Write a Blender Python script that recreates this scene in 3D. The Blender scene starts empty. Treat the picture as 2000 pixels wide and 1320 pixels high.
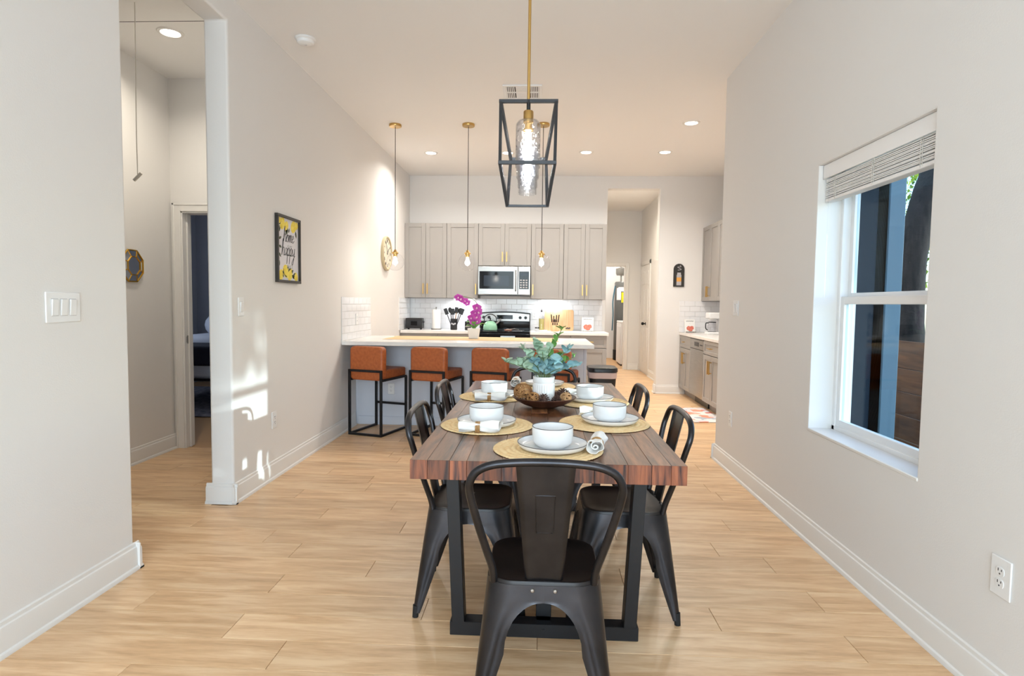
import bpy, bmesh, math, random
from mathutils import Vector, Matrix
random.seed(7)
scene = bpy.context.scene
COL = scene.collection
PI = math.pi

# ------------------------------------------------------------------ camera
XL, XR, ZC, YB = -1.938, 1.527, 3.18, 8.80      # left wall, right wall, ceiling, kitchen back wall
XK = 2.71                                        # kitchen right wall
XH, YH = -3.18, 5.0                              # side hall: left wall, end wall
WT = 0.15
cam_d = bpy.data.cameras.new('camera'); cam = bpy.data.objects.new('camera', cam_d); COL.objects.link(cam)
cam_d.sensor_width = 36.0; cam_d.lens = 20.753; cam_d.clip_start = 0.05; cam_d.clip_end = 300
def cam_rot(yaw, pitch, roll):
    return (Matrix.Rotation(yaw, 3, 'Z') @ Matrix.Rotation(pitch, 3, 'X') @ Matrix.Rotation(roll, 3, 'Y'))
_R = cam_rot(0.0447, -0.0582, -0.0124)
_M = Matrix((_R.col[0], _R.col[2], -_R.col[1])).transposed().to_4x4()
_M.translation = Vector((0, 0, 1.3045)); cam.matrix_world = _M
scene.camera = cam
scene.cycles.transparent_max_bounces = 32

# ------------------------------------------------------------------ view, world, sun, daylight
vs = scene.view_settings
vs.view_transform = 'Standard'; vs.look = 'None'; vs.exposure = 0.30; vs.gamma = 1.0; vs.use_curve_mapping = False
world = bpy.data.worlds.new('world'); scene.world = world; world.use_nodes = True
wn = world.node_tree; wn.nodes.clear()
sky = wn.nodes.new('ShaderNodeTexSky'); sky.sky_type = 'NISHITA'; sky.sun_disc = False
sky.sun_elevation = math.radians(30); sky.sun_rotation = math.radians(100)
bg = wn.nodes.new('ShaderNodeBackground'); bg.inputs[1].default_value = 0.5
wo = wn.nodes.new('ShaderNodeOutputWorld')
wn.links.new(sky.outputs[0], bg.inputs[0]); wn.links.new(bg.outputs[0], wo.inputs[0])
def lamp(name, kind, energy, color, loc=(0,0,0), parent=None, **kw):
    d = bpy.data.lights.new(name, kind); d.energy = energy; d.color = color
    for k, v in kw.items(): setattr(d, k, v)
    o = bpy.data.objects.new(name, d); o.location = loc; o.parent = parent; COL.objects.link(o); return o
sun = lamp('sun', 'SUN', 3.8, (1.0, 0.95, 0.86), angle=0.012)
sun.rotation_euler = Vector((-3.53, 0.80, -0.64)).to_track_quat('-Z', 'Y').to_euler()
# daylight entering by the wide glazed opening in the wall behind the camera
day = lamp('rear_window_daylight', 'AREA', 155, (0.76, 0.90, 1.0), (-0.2, -2.9, 1.45), shape='RECTANGLE', size=2.9, size_y=2.3)
day.rotation_euler = (math.radians(90), 0, 0)
WARM = (1.0, 0.94, 0.86)
CAN_W = 15      # recessed light power

# ------------------------------------------------------------------ helpers
def lin(c):
    c = c / 255.0
    return c / 12.92 if c <= 0.04045 else ((c + 0.055) / 1.055) ** 2.4
def rgb(t): return (lin(t[0]), lin(t[1]), lin(t[2]), 1.0)
MATS = {}
def mat(name, col, rough=0.5, metal=0.0, vary=None, bump=None, spec=None, coat=0.0, sheen=0.0, trans=0.0):
    """Principled; vary=(scale, second colour, stretch xyz); bump=(scale, strength)"""
    m = bpy.data.materials.new(name); m.use_nodes = True; nt = m.node_tree
    p = nt.nodes['Principled BSDF']
    p.inputs['Base Color'].default_value = rgb(col); p.inputs['Roughness'].default_value = rough; p.inputs['Metallic'].default_value = metal
    if spec is not None: p.inputs['Specular IOR Level'].default_value = spec
    if coat: p.inputs['Coat Weight'].default_value = coat; p.inputs['Coat Roughness'].default_value = 0.15
    if sheen: p.inputs['Sheen Weight'].default_value = sheen
    if vary or bump: tc = nt.nodes.new('ShaderNodeTexCoord')
    if vary:
        mp = nt.nodes.new('ShaderNodeMapping'); nz = nt.nodes.new('ShaderNodeTexNoise'); rp = nt.nodes.new('ShaderNodeValToRGB')
        mp.inputs['Scale'].default_value = vary[2] if len(vary) > 2 else (1, 1, 1)
        nz.inputs['Scale'].default_value = vary[0]; nz.inputs['Detail'].default_value = 5
        rp.color_ramp.elements[0].position = 0.35; rp.color_ramp.elements[0].color = rgb(col)
        rp.color_ramp.elements[1].position = 0.68; rp.color_ramp.elements[1].color = rgb(vary[1])
        nt.links.new(tc.outputs['Object'], mp.inputs[0]); nt.links.new(mp.outputs[0], nz.inputs['Vector'])
        nt.links.new(nz.outputs['Fac'], rp.inputs[0]); nt.links.new(rp.outputs[0], p.inputs['Base Color'])
    if bump:
        nb = nt.nodes.new('ShaderNodeTexNoise'); nb.inputs['Scale'].default_value = bump[0]; nb.inputs['Detail'].default_value = 3
        bn = nt.nodes.new('ShaderNodeBump'); bn.inputs['Strength'].default_value = bump[1]; bn.inputs['Distance'].default_value = 0.01
        nt.links.new(tc.outputs['Object'], nb.inputs['Vector']); nt.links.new(nb.outputs['Fac'], bn.inputs['Height']); nt.links.new(bn.outputs[0], p.inputs['Normal'])
    MATS[name] = m; return m
def wood(name, dark, light, stretch, scale=3.0, rough=0.4, rnd=0.25, third=None, bump=0.15, endgrain=None):
    """grain streaks along the axis with the small stretch; every object gets its own offset and tone"""
    m = bpy.data.materials.new(name); m.use_nodes = True; nt = m.node_tree; L = nt.links.new
    p = nt.nodes['Principled BSDF']; p.inputs['Roughness'].default_value = rough
    tc = nt.nodes.new('ShaderNodeTexCoord'); oi = nt.nodes.new('ShaderNodeObjectInfo')
    mul = nt.nodes.new('ShaderNodeVectorMath'); mul.operation = 'MULTIPLY_ADD'
    cb = nt.nodes.new('ShaderNodeCombineXYZ'); sc = nt.nodes.new('ShaderNodeMath'); sc.operation = 'MULTIPLY'; sc.inputs[1].default_value = 37.0
    L(oi.outputs['Random'], sc.inputs[0])
    for i in range(3): L(sc.outputs[0], cb.inputs[i])
    mul.inputs[1].default_value = stretch
    L(tc.outputs['Object'], mul.inputs[0]); L(cb.outputs[0], mul.inputs[2])
    n1 = nt.nodes.new('ShaderNodeTexNoise'); n1.inputs['Scale'].default_value = scale; n1.inputs['Detail'].default_value = 6; n1.inputs['Distortion'].default_value = 0.6
    n2 = nt.nodes.new('ShaderNodeTexNoise'); n2.inputs['Scale'].default_value = scale * 6; n2.inputs['Detail'].default_value = 4
    L(mul.outputs[0], n1.inputs['Vector']); L(mul.outputs[0], n2.inputs['Vector'])
    mx = nt.nodes.new('ShaderNodeMath'); mx.operation = 'MULTIPLY_ADD'; mx.inputs[1].default_value = 0.30
    L(n2.outputs['Fac'], mx.inputs[0]); L(n1.outputs['Fac'], mx.inputs[2])
    rp = nt.nodes.new('ShaderNodeValToRGB'); rp.color_ramp.elements[0].position = 0.42; rp.color_ramp.elements[0].color = rgb(dark)
    rp.color_ramp.elements[1].position = 0.85; rp.color_ramp.elements[1].color = rgb(light)
    if third:
        e = rp.color_ramp.elements.new(0.62); e.color = rgb(third)
    L(mx.outputs[0], rp.inputs[0])
    hs = nt.nodes.new('ShaderNodeHueSaturation'); mr = nt.nodes.new('ShaderNodeMapRange')
    mr.inputs['To Min'].default_value = 1 - rnd; mr.inputs['To Max'].default_value = 1 + rnd
    L(oi.outputs['Random'], mr.inputs['Value']); L(mr.outputs[0], hs.inputs['Value']); L(rp.outputs[0], hs.inputs['Color']); L(hs.outputs[0], p.inputs['Base Color'])
    if endgrain:      # the sawn ends (faces along y) show darker, redder streaks
        ms = nt.nodes.new('ShaderNodeVectorMath'); ms.operation = 'MULTIPLY_ADD'; ms.inputs[1].default_value = (26.0, 1.0, 2.5)
        L(tc.outputs['Object'], ms.inputs[0]); L(cb.outputs[0], ms.inputs[2])
        n3 = nt.nodes.new('ShaderNodeTexNoise'); n3.inputs['Scale'].default_value = 1.6; n3.inputs['Detail'].default_value = 6; n3.inputs['Distortion'].default_value = 0.8; L(ms.outputs[0], n3.inputs['Vector'])
        r3 = nt.nodes.new('ShaderNodeValToRGB'); r3.color_ramp.elements[0].position = 0.36; r3.color_ramp.elements[0].color = rgb(endgrain[0]); r3.color_ramp.elements[1].position = 0.62; r3.color_ramp.elements[1].color = rgb(endgrain[1]); L(n3.outputs['Fac'], r3.inputs[0])
        sx = nt.nodes.new('ShaderNodeSeparateXYZ'); L(tc.outputs['Normal'], sx.inputs[0])
        ab = nt.nodes.new('ShaderNodeMath'); ab.operation = 'ABSOLUTE'; L(sx.outputs['Y'], ab.inputs[0])
        gt = nt.nodes.new('ShaderNodeMath'); gt.operation = 'GREATER_THAN'; gt.inputs[1].default_value = 0.7; L(ab.outputs[0], gt.inputs[0])
        mxc = nt.nodes.new('ShaderNodeMix'); mxc.data_type = 'RGBA'; L(gt.outputs[0], mxc.inputs['Factor']); L(rp.outputs[0], mxc.inputs[6]); L(r3.outputs[0], mxc.inputs[7]); L(mxc.outputs[2], hs.inputs['Color'])
    bn = nt.nodes.new('ShaderNodeBump'); bn.inputs['Strength'].default_value = bump; bn.inputs['Distance'].default_value = 0.004
    L(mx.outputs[0], bn.inputs['Height']); L(bn.outputs[0], p.inputs['Normal'])
    MATS[name] = m; return m
def glass(name, tint=(255, 255, 255), gloss=0.5, base=0.02, bump=None):
    """thin pane: see-through with a Fresnel reflection"""
    m = bpy.data.materials.new(name); m.use_nodes = True; nt = m.node_tree; L = nt.links.new
    nt.nodes.remove(nt.nodes['Principled BSDF']); out = nt.nodes['Material Output']
    tr = nt.nodes.new('ShaderNodeBsdfTransparent'); tr.inputs[0].default_value = rgb(tint)
    gl = nt.nodes.new('ShaderNodeBsdfGlossy'); gl.inputs['Roughness'].default_value = 0.03
    lw = nt.nodes.new('ShaderNodeLayerWeight'); lw.inputs[0].default_value = gloss
    ad = nt.nodes.new('ShaderNodeMath'); ad.operation = 'ADD'; ad.inputs[1].default_value = base; ad.use_clamp = True
    mx = nt.nodes.new('ShaderNodeMixShader')
    pw_ = nt.nodes.new('ShaderNodeMath'); pw_.operation = 'POWER'; pw_.inputs[1].default_value = 4.0
    ml_ = nt.nodes.new('ShaderNodeMath'); ml_.operation = 'MULTIPLY'; ml_.inputs[1].default_value = gloss
    L(lw.outputs['Facing'], pw_.inputs[0]); L(pw_.outputs[0], ml_.inputs[0]); lw.inputs[0].default_value = 0.5
    L(ml_.outputs[0], ad.inputs[0]); L(ad.outputs[0], mx.inputs[0]); L(tr.outputs[0], mx.inputs[1]); L(gl.outputs[0], mx.inputs[2]); L(mx.outputs[0], out.inputs[0])
    if bump:
        tc = nt.nodes.new('ShaderNodeTexCoord'); nb = nt.nodes.new('ShaderNodeTexNoise'); nb.inputs['Scale'].default_value = bump[0]
        bn = nt.nodes.new('ShaderNodeBump'); bn.inputs['Strength'].default_value = bump[1]; bn.inputs['Distance'].default_value = 0.01
        L(tc.outputs['Object'], nb.inputs['Vector']); L(nb.outputs['Fac'], bn.inputs['Height']); L(bn.outputs[0], gl.inputs['Normal']); L(bn.outputs[0], lw.inputs['Normal'])
    MATS[name] = m; return m
def emit(name, col, strength):
    m = bpy.data.materials.new(name); m.use_nodes = True; nt = m.node_tree
    p = nt.nodes['Principled BSDF']; p.inputs['Base Color'].default_value = (*col, 1)
    p.inputs['Emission Color'].default_value = (*col, 1); p.inputs['Emission Strength'].default_value = strength
    MATS[name] = m; return m

class B:
    """collects shapes; build() links them as ONE mesh object"""
    def __init__(s): s.bm = bmesh.new()
    def box(s, x0, x1, y0, y1, z0, z1, M=None):
        vs_ = [Vector((x, y, z)) for z in (z0, z1) for y in (y0, y1) for x in (x0, x1)]
        if M: vs_ = [M @ v for v in vs_]
        v = [s.bm.verts.new(p) for p in vs_]
        for f in ((0,2,3,1),(4,5,7,6),(0,1,5,4),(2,6,7,3),(0,4,6,2),(1,3,7,5)): s.bm.faces.new([v[i] for i in f])
        return s
    def tube(s, pts, r, seg=8, closed=False, flat=None, rot0=0.0, caps=True):
        pts = [Vector(p) for p in pts]; n = len(pts); rs = r if isinstance(r, (list, tuple)) else [r] * n
        T = []
        for i in range(n):
            a = pts[(i - 1) % n] if (closed or i > 0) else pts[i]; b = pts[(i + 1) % n] if (closed or i < n - 1) else pts[i]
            T.append((b - a).normalized())
        up = Vector((0, 0, 1)) if abs(T[0].z) < 0.9 else Vector((0, 1, 0))
        U = (up - T[0] * up.dot(T[0])).normalized(); rings = []
        for i in range(n):
            if i: 
                U = U - T[i] * U.dot(T[i]); U.normalize()
            V = T[i].cross(U); ring = []
            for k in range(seg):
                a = rot0 + 2 * PI * k / seg
                ring.append(s.bm.verts.new(pts[i] + (U * math.cos(a) * (flat or 1.0) + V * math.sin(a)) * rs[i]))
            rings.append(ring)
        m = n if closed else n - 1
        for i in range(m):
            A, Bq = rings[i], rings[(i + 1) % n]
            for k in range(seg): s.bm.faces.new((A[k], A[(k + 1) % seg], Bq[(k + 1) % seg], Bq[k]))
        if not closed and caps:
            s.bm.faces.new(rings[0][::-1]); s.bm.faces.new(rings[-1])
        return s
    def cyl(s, p0, p1, r0, r1=None, seg=16): return s.tube([p0, p1], [r0, r0 if r1 is None else r1], seg)
    def bar(s, p0, p1, w):      # square tube
        return s.tube([p0, p1], w * 0.7071, 4, rot0=PI / 4)
    def lathe(s, prof, seg=32, c=(0, 0, 0), M=None, closed=False):
        c = Vector(c); rings = []
        for (r, z) in prof:
            if r < 1e-6: ring = [s.bm.verts.new(c + (M @ Vector((0, 0, z)) if M else Vector((0, 0, z))))]
            else:
                ring = []
                for k in range(seg):
                    a = 2 * PI * k / seg; v = Vector((r * math.cos(a), r * math.sin(a), z))
                    ring.append(s.bm.verts.new(c + (M @ v if M else v)))
            rings.append(ring)
        pr = list(zip(rings[:-1], rings[1:]))
        if closed: pr.append((rings[-1], rings[0]))
        for A, Q in pr:
            for k in range(seg):
                k2 = (k + 1) % seg
                if len(A) == 1 and len(Q) == 1: continue
                if len(A) == 1: s.bm.faces.new((A[0], Q[k2], Q[k]))
                elif len(Q) == 1: s.bm.faces.new((A[k], A[k2], Q[0]))
                else: s.bm.faces.new((A[k], A[k2], Q[k2], Q[k]))
        return s
    def ell(s, c, r, seg=12, rings=8, M=None):
        c = Vector(c); q = Matrix.Diagonal(Vector(r)).to_3x3()
        if M: q = M @ q
        return s.lathe([(math.sin(PI * i / rings), -math.cos(PI * i / rings)) for i in range(rings + 1)], seg, c, q)
    def prism(s, pts, ext):
        ext = Vector(ext); a = [s.bm.verts.new(Vector(p)) for p in pts]; b = [s.bm.verts.new(Vector(p) + ext) for p in pts]; n = len(a)
        s.bm.faces.new(a[::-1]); s.bm.faces.new(b)
        for i in range(n): s.bm.faces.new((a[i], a[(i + 1) % n], b[(i + 1) % n], b[i]))
        return s
    def grid(s, fn, nu, nv, wrapu=False):
        V = [[s.bm.verts.new(Vector(fn(i / (nu if wrapu else nu - 1), j / (nv - 1)))) for i in range(nu)] for j in range(nv)]
        for j in range(nv - 1):
            for i in range(nu if wrapu else nu - 1):
                i2 = (i + 1) % nu
                s.bm.faces.new((V[j][i], V[j][i2], V[j + 1][i2], V[j + 1][i]))
        return s
    def build(s, name, m, parent=None, bevel=0.0, smooth=40, solid=0.0, seg=2, loc=None, rotz=None, kind=None, recalc=True):
        bm = s.bm
        bm.normal_update()
        if recalc: bmesh.ops.recalc_face_normals(bm, faces=bm.faces[:])
        if smooth:
            lim = math.radians(smooth)
            for f in bm.faces: f.smooth = True
            for e in bm.edges:
                if len(e.link_faces) != 2 or e.calc_face_angle(0) > lim: e.smooth = False
        me = bpy.data.meshes.new(name); bm.to_mesh(me); bm.free()
        if isinstance(m, str): m = MATS[m]
        me.materials.append(m)
        o = bpy.data.objects.new(name, me); COL.objects.link(o); o.parent = parent
        if loc is not None: o.location = loc
        if rotz is not None: o.rotation_euler.z = rotz
        if solid:
            md = o.modifiers.new('solid', 'SOLIDIFY'); md.thickness = solid; md.offset = 0
        if bevel:
            md = o.modifiers.new('bevel', 'BEVEL'); md.width = bevel; md.segments = seg; md.limit_method = 'ANGLE'; md.angle_limit = math.radians(40)
            if smooth: md.harden_normals = False
        if kind: o['kind'] = kind
        return o
def thing(name, label, cat, loc=(0, 0, 0), rotz=0.0, group=None):
    o = bpy.data.objects.new(name, None); o.empty_display_size = 0.1; COL.objects.link(o)
    o.location = loc; o.rotation_euler = (0, 0, rotz); tag(o, label, cat, group); return o
def tag(o, label, cat, group=None):
    o['label'] = label; o['category'] = cat
    if group: o['group'] = group
    return o
def struct(o): o['kind'] = 'structure'; return o
def copy_tree(src, parent=None):
    c = src.copy(); COL.objects.link(c); c.parent = parent
    for ch in list(src.children): copy_tree(ch, c)
    return c
def dup(src, label, loc, rotz=0.0):
    c = copy_tree(src); c['label'] = label; c.location = loc; c.rotation_euler = (0, 0, rotz); return c
def inst(me_obj, parent, loc, rot=(0, 0, 0), scale=(1, 1, 1), name=None, m=None):
    c = bpy.data.objects.new(name or me_obj.name.split('.')[0], me_obj.data); COL.objects.link(c); c.parent = parent
    c.location = loc; c.rotation_euler = rot; c.scale = scale
    return c
def catmull(P, n=6, closed=False):
    P = [Vector(p) for p in P]; out = []; N = len(P); rng = range(N if closed else N - 1)
    for i in rng:
        g = (lambda k: P[k % N]) if closed else (lambda k: P[min(max(k, 0), N - 1)])
        p0, p1, p2, p3 = g(i - 1), g(i), g(i + 1), g(i + 2)
        for k in range(n):
            t = k / n
            out.append(0.5 * ((2 * p1) + (p2 - p0) * t + (2 * p0 - 5 * p1 + 4 * p2 - p3) * t * t + (3 * p1 - p0 - 3 * p2 + p3) * t ** 3))
    if not closed: out.append(P[-1])
    return out
def rrect(w, h, r, n=5):
    """rounded rectangle outline, centred, counter-clockwise"""
    out = []
    for cx, cy, a0 in ((w/2-r, h/2-r, 0), (-w/2+r, h/2-r, 90), (-w/2+r, -h/2+r, 180), (w/2-r, -h/2+r, 270)):
        for k in range(n + 1):
            a = math.radians(a0 + 90 * k / n); out.append((cx + r * math.cos(a), cy + r * math.sin(a)))
    return out
def text_mesh(name, body, size, m, parent, loc, rot, shear=0.0, extrude=0.0004, align='CENTER', sx=1.0):
    cu = bpy.data.curves.new(name, 'FONT'); cu.body = body; cu.size = size; cu.shear = shear; cu.extrude = extrude; cu.align_x = align; cu.align_y = 'CENTER'
    t = bpy.data.objects.new(name + '_tmp', cu); COL.objects.link(t)
    bpy.context.view_layer.update()
    me = bpy.data.meshes.new_from_object(t.evaluated_get(bpy.context.evaluated_depsgraph_get()))
    bpy.data.objects.remove(t); bpy.data.curves.remove(cu)
    me.materials.clear(); me.materials.append(MATS[m]); me.name = name
    o = bpy.data.objects.new(name, me); COL.objects.link(o); o.parent = parent; o.location = loc; o.rotation_euler = rot; o.scale = (sx, 1, 1); return o

# ------------------------------------------------------------------ materials
mat('wall_paint', (230, 228, 226), 0.75, bump=(160, 0.06))
mat('ceiling_paint', (240, 239, 238), 0.85, bump=(120, 0.04))
mat('trim_white', (232, 230, 227), 0.4)
mat('bed_wall', (190, 194, 204), 0.8)
wood('oak_plank', (202, 161, 119), (239, 207, 167), (1.1, 9.0, 1.0), 2.6, 0.36, 0.07, third=(223, 184, 141), bump=0.05)
mat('floor_base', (196, 156, 112), 0.5)
mat('cabinet_grey', (158, 154, 150), 0.45)
mat('peninsula_grey', (212, 215, 225), 0.5)
mat('quartz', (236, 233, 229), 0.25, vary=(6, (228, 225, 222)))
mat('tile_white', (236, 236, 238), 0.12)
mat('grout', (214, 211, 208), 0.8)
mat('brass', (206, 170, 106), 0.3, 1.0)
mat('black_metal', (26, 26, 29), 0.42, 0.3)
mat('gunmetal', (66, 65, 68), 0.30, 0.9, vary=(9, (52, 52, 55)))
mat('seat_dark', (30, 26, 26), 0.38, 0.3)
mat('lantern_grey', (62, 64, 68), 0.4, 0.5)
mat('rubber', (18, 18, 18), 0.7)
mat('leather', (182, 98, 48), 0.45, vary=(38, (162, 82, 38)), bump=(260, 0.12))
mat('steel', (168, 166, 163), 0.28, 1.0, vary=(5, (150, 148, 145), (1, 1, 40)))
mat('black_glass', (12, 13, 16), 0.06, spec=0.2)
mat('black_plastic', (24, 24, 27), 0.35)
mat('oven_glass', (32, 39, 50), 0.10, spec=0.2)
mat('white_plastic', (238, 238, 238), 0.35)
mat('white_shadow', (198, 198, 200), 0.5)
mat('ceramic', (240, 240, 240), 0.18)
mat('rim_dark', (62, 62, 66), 0.3)
mat('straw', (255, 228, 178), 0.85, vary=(60, (246, 208, 150)))
mat('twine', (190, 150, 100), 0.8, vary=(90, (160, 118, 72)))
mat('linen', (250, 248, 244), 0.9, bump=(220, 0.15))
wood('table_wood', (42, 25, 22), (146, 96, 62), (10.0, 0.9, 1.2), 2.6, 0.32, 0.42, third=(104, 66, 44), bump=0.3, endgrain=((44, 26, 28), (142, 82, 54)))
mat('tray_wood', (78, 44, 32), 0.4, vary=(20, (58, 32, 24)))
mat('rattan', (176, 128, 78), 0.7, vary=(40, (132, 88, 50)))
mat('rattan_light', (196, 156, 112), 0.7, vary=(40, (160, 116, 76)))
mat('cone_brown', (84, 58, 48), 0.8, vary=(30, (58, 38, 34)))
mat('leaf_sage', (184, 208, 184), 0.6, vary=(14, (152, 188, 160)))
mat('leaf_blue', (156, 194, 200), 0.6, vary=(14, (124, 172, 176)))
mat('leaf_green', (122, 172, 88), 0.55, vary=(14, (86, 142, 70)))
mat('stem_green', (112, 128, 84), 0.7)
mat('petal', (176, 46, 156), 0.6, vary=(30, (206, 92, 190)))
mat('petal_core', (236, 200, 220), 0.6)
mat('kettle_green', (146, 196, 166), 0.22)
mat('bamboo', (226, 196, 152), 0.5, vary=(4, (212, 176, 128), (2, 40, 1)))
mat('maple', (230, 190, 146), 0.5, vary=(5, (216, 172, 124), (12, 1, 1)))
mat('knife_handle', (64, 46, 40), 0.5)
mat('oil', (206, 196, 120), 0.15)
mat('paper', (244, 243, 240), 0.8)
mat('print_red', (204, 84, 70), 0.7, vary=(60, (232, 150, 128)))
mat('print_dark', (60, 58, 62), 0.7)
mat('print_grey', (178, 176, 180), 0.8)
mat('print_yellow', (240, 212, 52), 0.7, vary=(40, (250, 232, 120)))
mat('print_leaf', (84, 96, 62), 0.7, vary=(40, (52, 60, 44)))
mat('art_paper', (226, 224, 230), 0.8)
mat('frame_black', (44, 40, 36), 0.45)
mat('sign_black', (44, 42, 40), 0.6)
mat('print_orange', (222, 160, 78), 0.7)
mat('clock_face', (232, 224, 206), 0.6, vary=(14, (214, 204, 182)))
mat('clock_rim', (196, 182, 150), 0.5)
mat('mirror', (206, 210, 216), 0.05, 1.0)
mat('gold', (206, 160, 62), 0.25, 1.0)
mat('bag_pink', (214, 192, 188), 0.5)
mat('towel_blue', (176, 196, 212), 0.9, bump=(150, 0.3))
mat('pink_spoon', (214, 160, 146), 0.5)
mat('heater_grey', (92, 94, 92), 0.4)
mat('label_yellow', (236, 224, 30), 0.6)
mat('hose_blue', (60, 110, 130), 0.5)
mat('pipe_metal', (150, 150, 146), 0.35, 0.9)
mat('duvet', (214, 220, 232), 0.9, bump=(20, 0.3))
mat('blanket_navy', (34, 36, 52), 0.9, bump=(60, 0.3))
mat('iron', (26, 24, 26), 0.5, 0.5)
mat('bed_rug', (92, 92, 104), 0.95, vary=(16, (150, 148, 156)))
mat('siding_navy', (18, 30, 44), 0.8, spec=0.2)
mat('siding_trim', (76, 104, 124), 0.6)
wood('fence_wood', (62, 38, 26), (108, 70, 46), (4.0, 0.6, 6.0), 2.0, 0.8, 0.2)
mat('bark', (50, 42, 40), 0.95, vary=(7, (26, 22, 22), (3, 3, 0.6)), bump=(14, 1.0))
mat('ground', (86, 92, 56), 0.95, vary=(4, (62, 54, 40)))
mat('slat_white', (242, 241, 241), 0.5)
mat('cord_white', (214, 210, 202), 0.7)
glass('pane', (226, 240, 247), 0.25, 0.008)
glass('clear_glass', (252, 252, 253), 0.45, 0.02)
glass('crystal', (250, 251, 253), 0.8, 0.10, bump=(45, 0.9))
glass('carafe_glass', (244, 244, 246), 0.5, 0.06)
emit('can_glow', (1.0, 0.93, 0.82), 14)
emit('bulb_glow', (1.0, 0.93, 0.82), 70)
emit('led_glow', (0.92, 0.96, 1.0), 8)
def leaf_outside():
    m = bpy.data.materials.new('leaf_outside'); m.use_nodes = True; nt = m.node_tree; L = nt.links.new
    p = nt.nodes['Principled BSDF']; out = nt.nodes['Material Output']; p.inputs['Roughness'].default_value = 0.6
    tl = nt.nodes.new('ShaderNodeBsdfTranslucent'); mx = nt.nodes.new('ShaderNodeMixShader'); mx.inputs[0].default_value = 0.5
    tc = nt.nodes.new('ShaderNodeTexCoord'); nz = nt.nodes.new('ShaderNodeTexNoise'); nz.inputs['Scale'].default_value = 3.5
    rp = nt.nodes.new('ShaderNodeValToRGB'); rp.color_ramp.elements[0].position = 0.35; rp.color_ramp.elements[0].color = rgb((82, 130, 42)); rp.color_ramp.elements[1].position = 0.65; rp.color_ramp.elements[1].color = rgb((214, 226, 84))
    L(tc.outputs['Object'], nz.inputs['Vector']); L(nz.outputs['Fac'], rp.inputs[0]); L(rp.outputs[0], p.inputs['Base Color']); L(rp.outputs[0], tl.inputs[0])
    L(p.outputs[0], mx.inputs[1]); L(tl.outputs[0], mx.inputs[2]); L(mx.outputs[0], out.inputs[0]); MATS['leaf_outside'] = m
leaf_outside()
def rug_mat():
    m = bpy.data.materials.new('kilim'); m.use_nodes = True; nt = m.node_tree; L = nt.links.new
    p = nt.nodes['Principled BSDF']; p.inputs['Roughness'].default_value = 0.95
    tc = nt.nodes.new('ShaderNodeTexCoord'); mp = nt.nodes.new('ShaderNodeMapping'); mp.inputs['Scale'].default_value = (7, 9, 1)
    vo = nt.nodes.new('ShaderNodeTexVoronoi'); vo.distance = 'MANHATTAN'; vo.inputs['Scale'].default_value = 1.0
    sp = nt.nodes.new('ShaderNodeSeparateColor'); rp = nt.nodes.new('ShaderNodeValToRGB'); rp.color_ramp.interpolation = 'CONSTANT'
    cols = [(226, 222, 220), (206, 204, 212), (226, 152, 128), (230, 226, 222), (170, 176, 186), (226, 206, 196), (216, 210, 210), (206, 122, 108)]
    rp.color_ramp.elements[0].color = rgb(cols[0]); rp.color_ramp.elements[1].position = 0.9; rp.color_ramp.elements[1].color = rgb(cols[7])
    for i in range(1, 7):
        e = rp.color_ramp.elements.new(i / 8); e.color = rgb(cols[i])
    L(tc.outputs['Object'], mp.inputs[0]); L(mp.outputs[0], vo.inputs['Vector']); L(vo.outputs['Color'], sp.inputs[0]); L(sp.outputs[0], rp.inputs[0]); L(rp.outputs[0], p.inputs['Base Color'])
    MATS['kilim'] = m
rug_mat()
# ------------------------------------------------------------------ the setting
YN, YF, ZH = 2.707, 3.645, 3.02          # opening in the left wall: near jamb, far jamb, head
RY0 = -3.0                               # wall behind the camera
LX = XL - WT
WY0, WY1, WZ0, WZ1 = 2.40, 3.37, 0.615, 2.085   # window opening in the right wall
XO = 1.76                                # outer face of the right wall
YS = 4.92                                # outer (south) face of the kitchen bump-out
XKO = 2.90
struct(B().box(-5.6, XO, -3.2, 14.9, ZC, ZC + .15).box(XO, XKO, YS, 14.9, ZC, ZC + .15).build('ceiling', 'ceiling_paint', smooth=0))
floor = struct(B().box(-5.6, XO, -3.2, 14.9, -.15, -.0045).box(XO, XKO, YS, 14.9, -.15, -.0045).build('floor', 'floor_base', smooth=0))
# floor planks laid across the room
_pl = {}
def plank(x0, x1, y):
    L_ = round(x1 - x0 - .0016, 3); k = L_
    if k not in _pl:
        h = .0045; w = .0892; c = .0012
        b = B(); bm = b.bm
        lo = [bm.verts.new((sx * L_ / 2, sy * w, -h)) for sx, sy in ((-1,-1),(1,-1),(1,1),(-1,1))]
        mi = [bm.verts.new((sx * L_ / 2, sy * w, -c)) for sx, sy in ((-1,-1),(1,-1),(1,1),(-1,1))]
        hi = [bm.verts.new((sx * (L_ / 2 - c), sy * (w - c), 0)) for sx, sy in ((-1,-1),(1,-1),(1,1),(-1,1))]
        for A, Q in ((lo, mi), (mi, hi)):
            for i in range(4): bm.faces.new((A[i], A[(i+1)%4], Q[(i+1)%4], Q[i]))
        bm.faces.new(hi)
        _pl[k] = b.build('plank', 'oak_plank', floor, smooth=0); o = _pl[k]
    else:
        o = bpy.data.objects.new('plank', _pl[k].data); COL.objects.link(o); o.parent = floor
    o.location = ((x0 + x1) / 2, y, 0)
PW = .18; row = 0; yy = -.27
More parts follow.
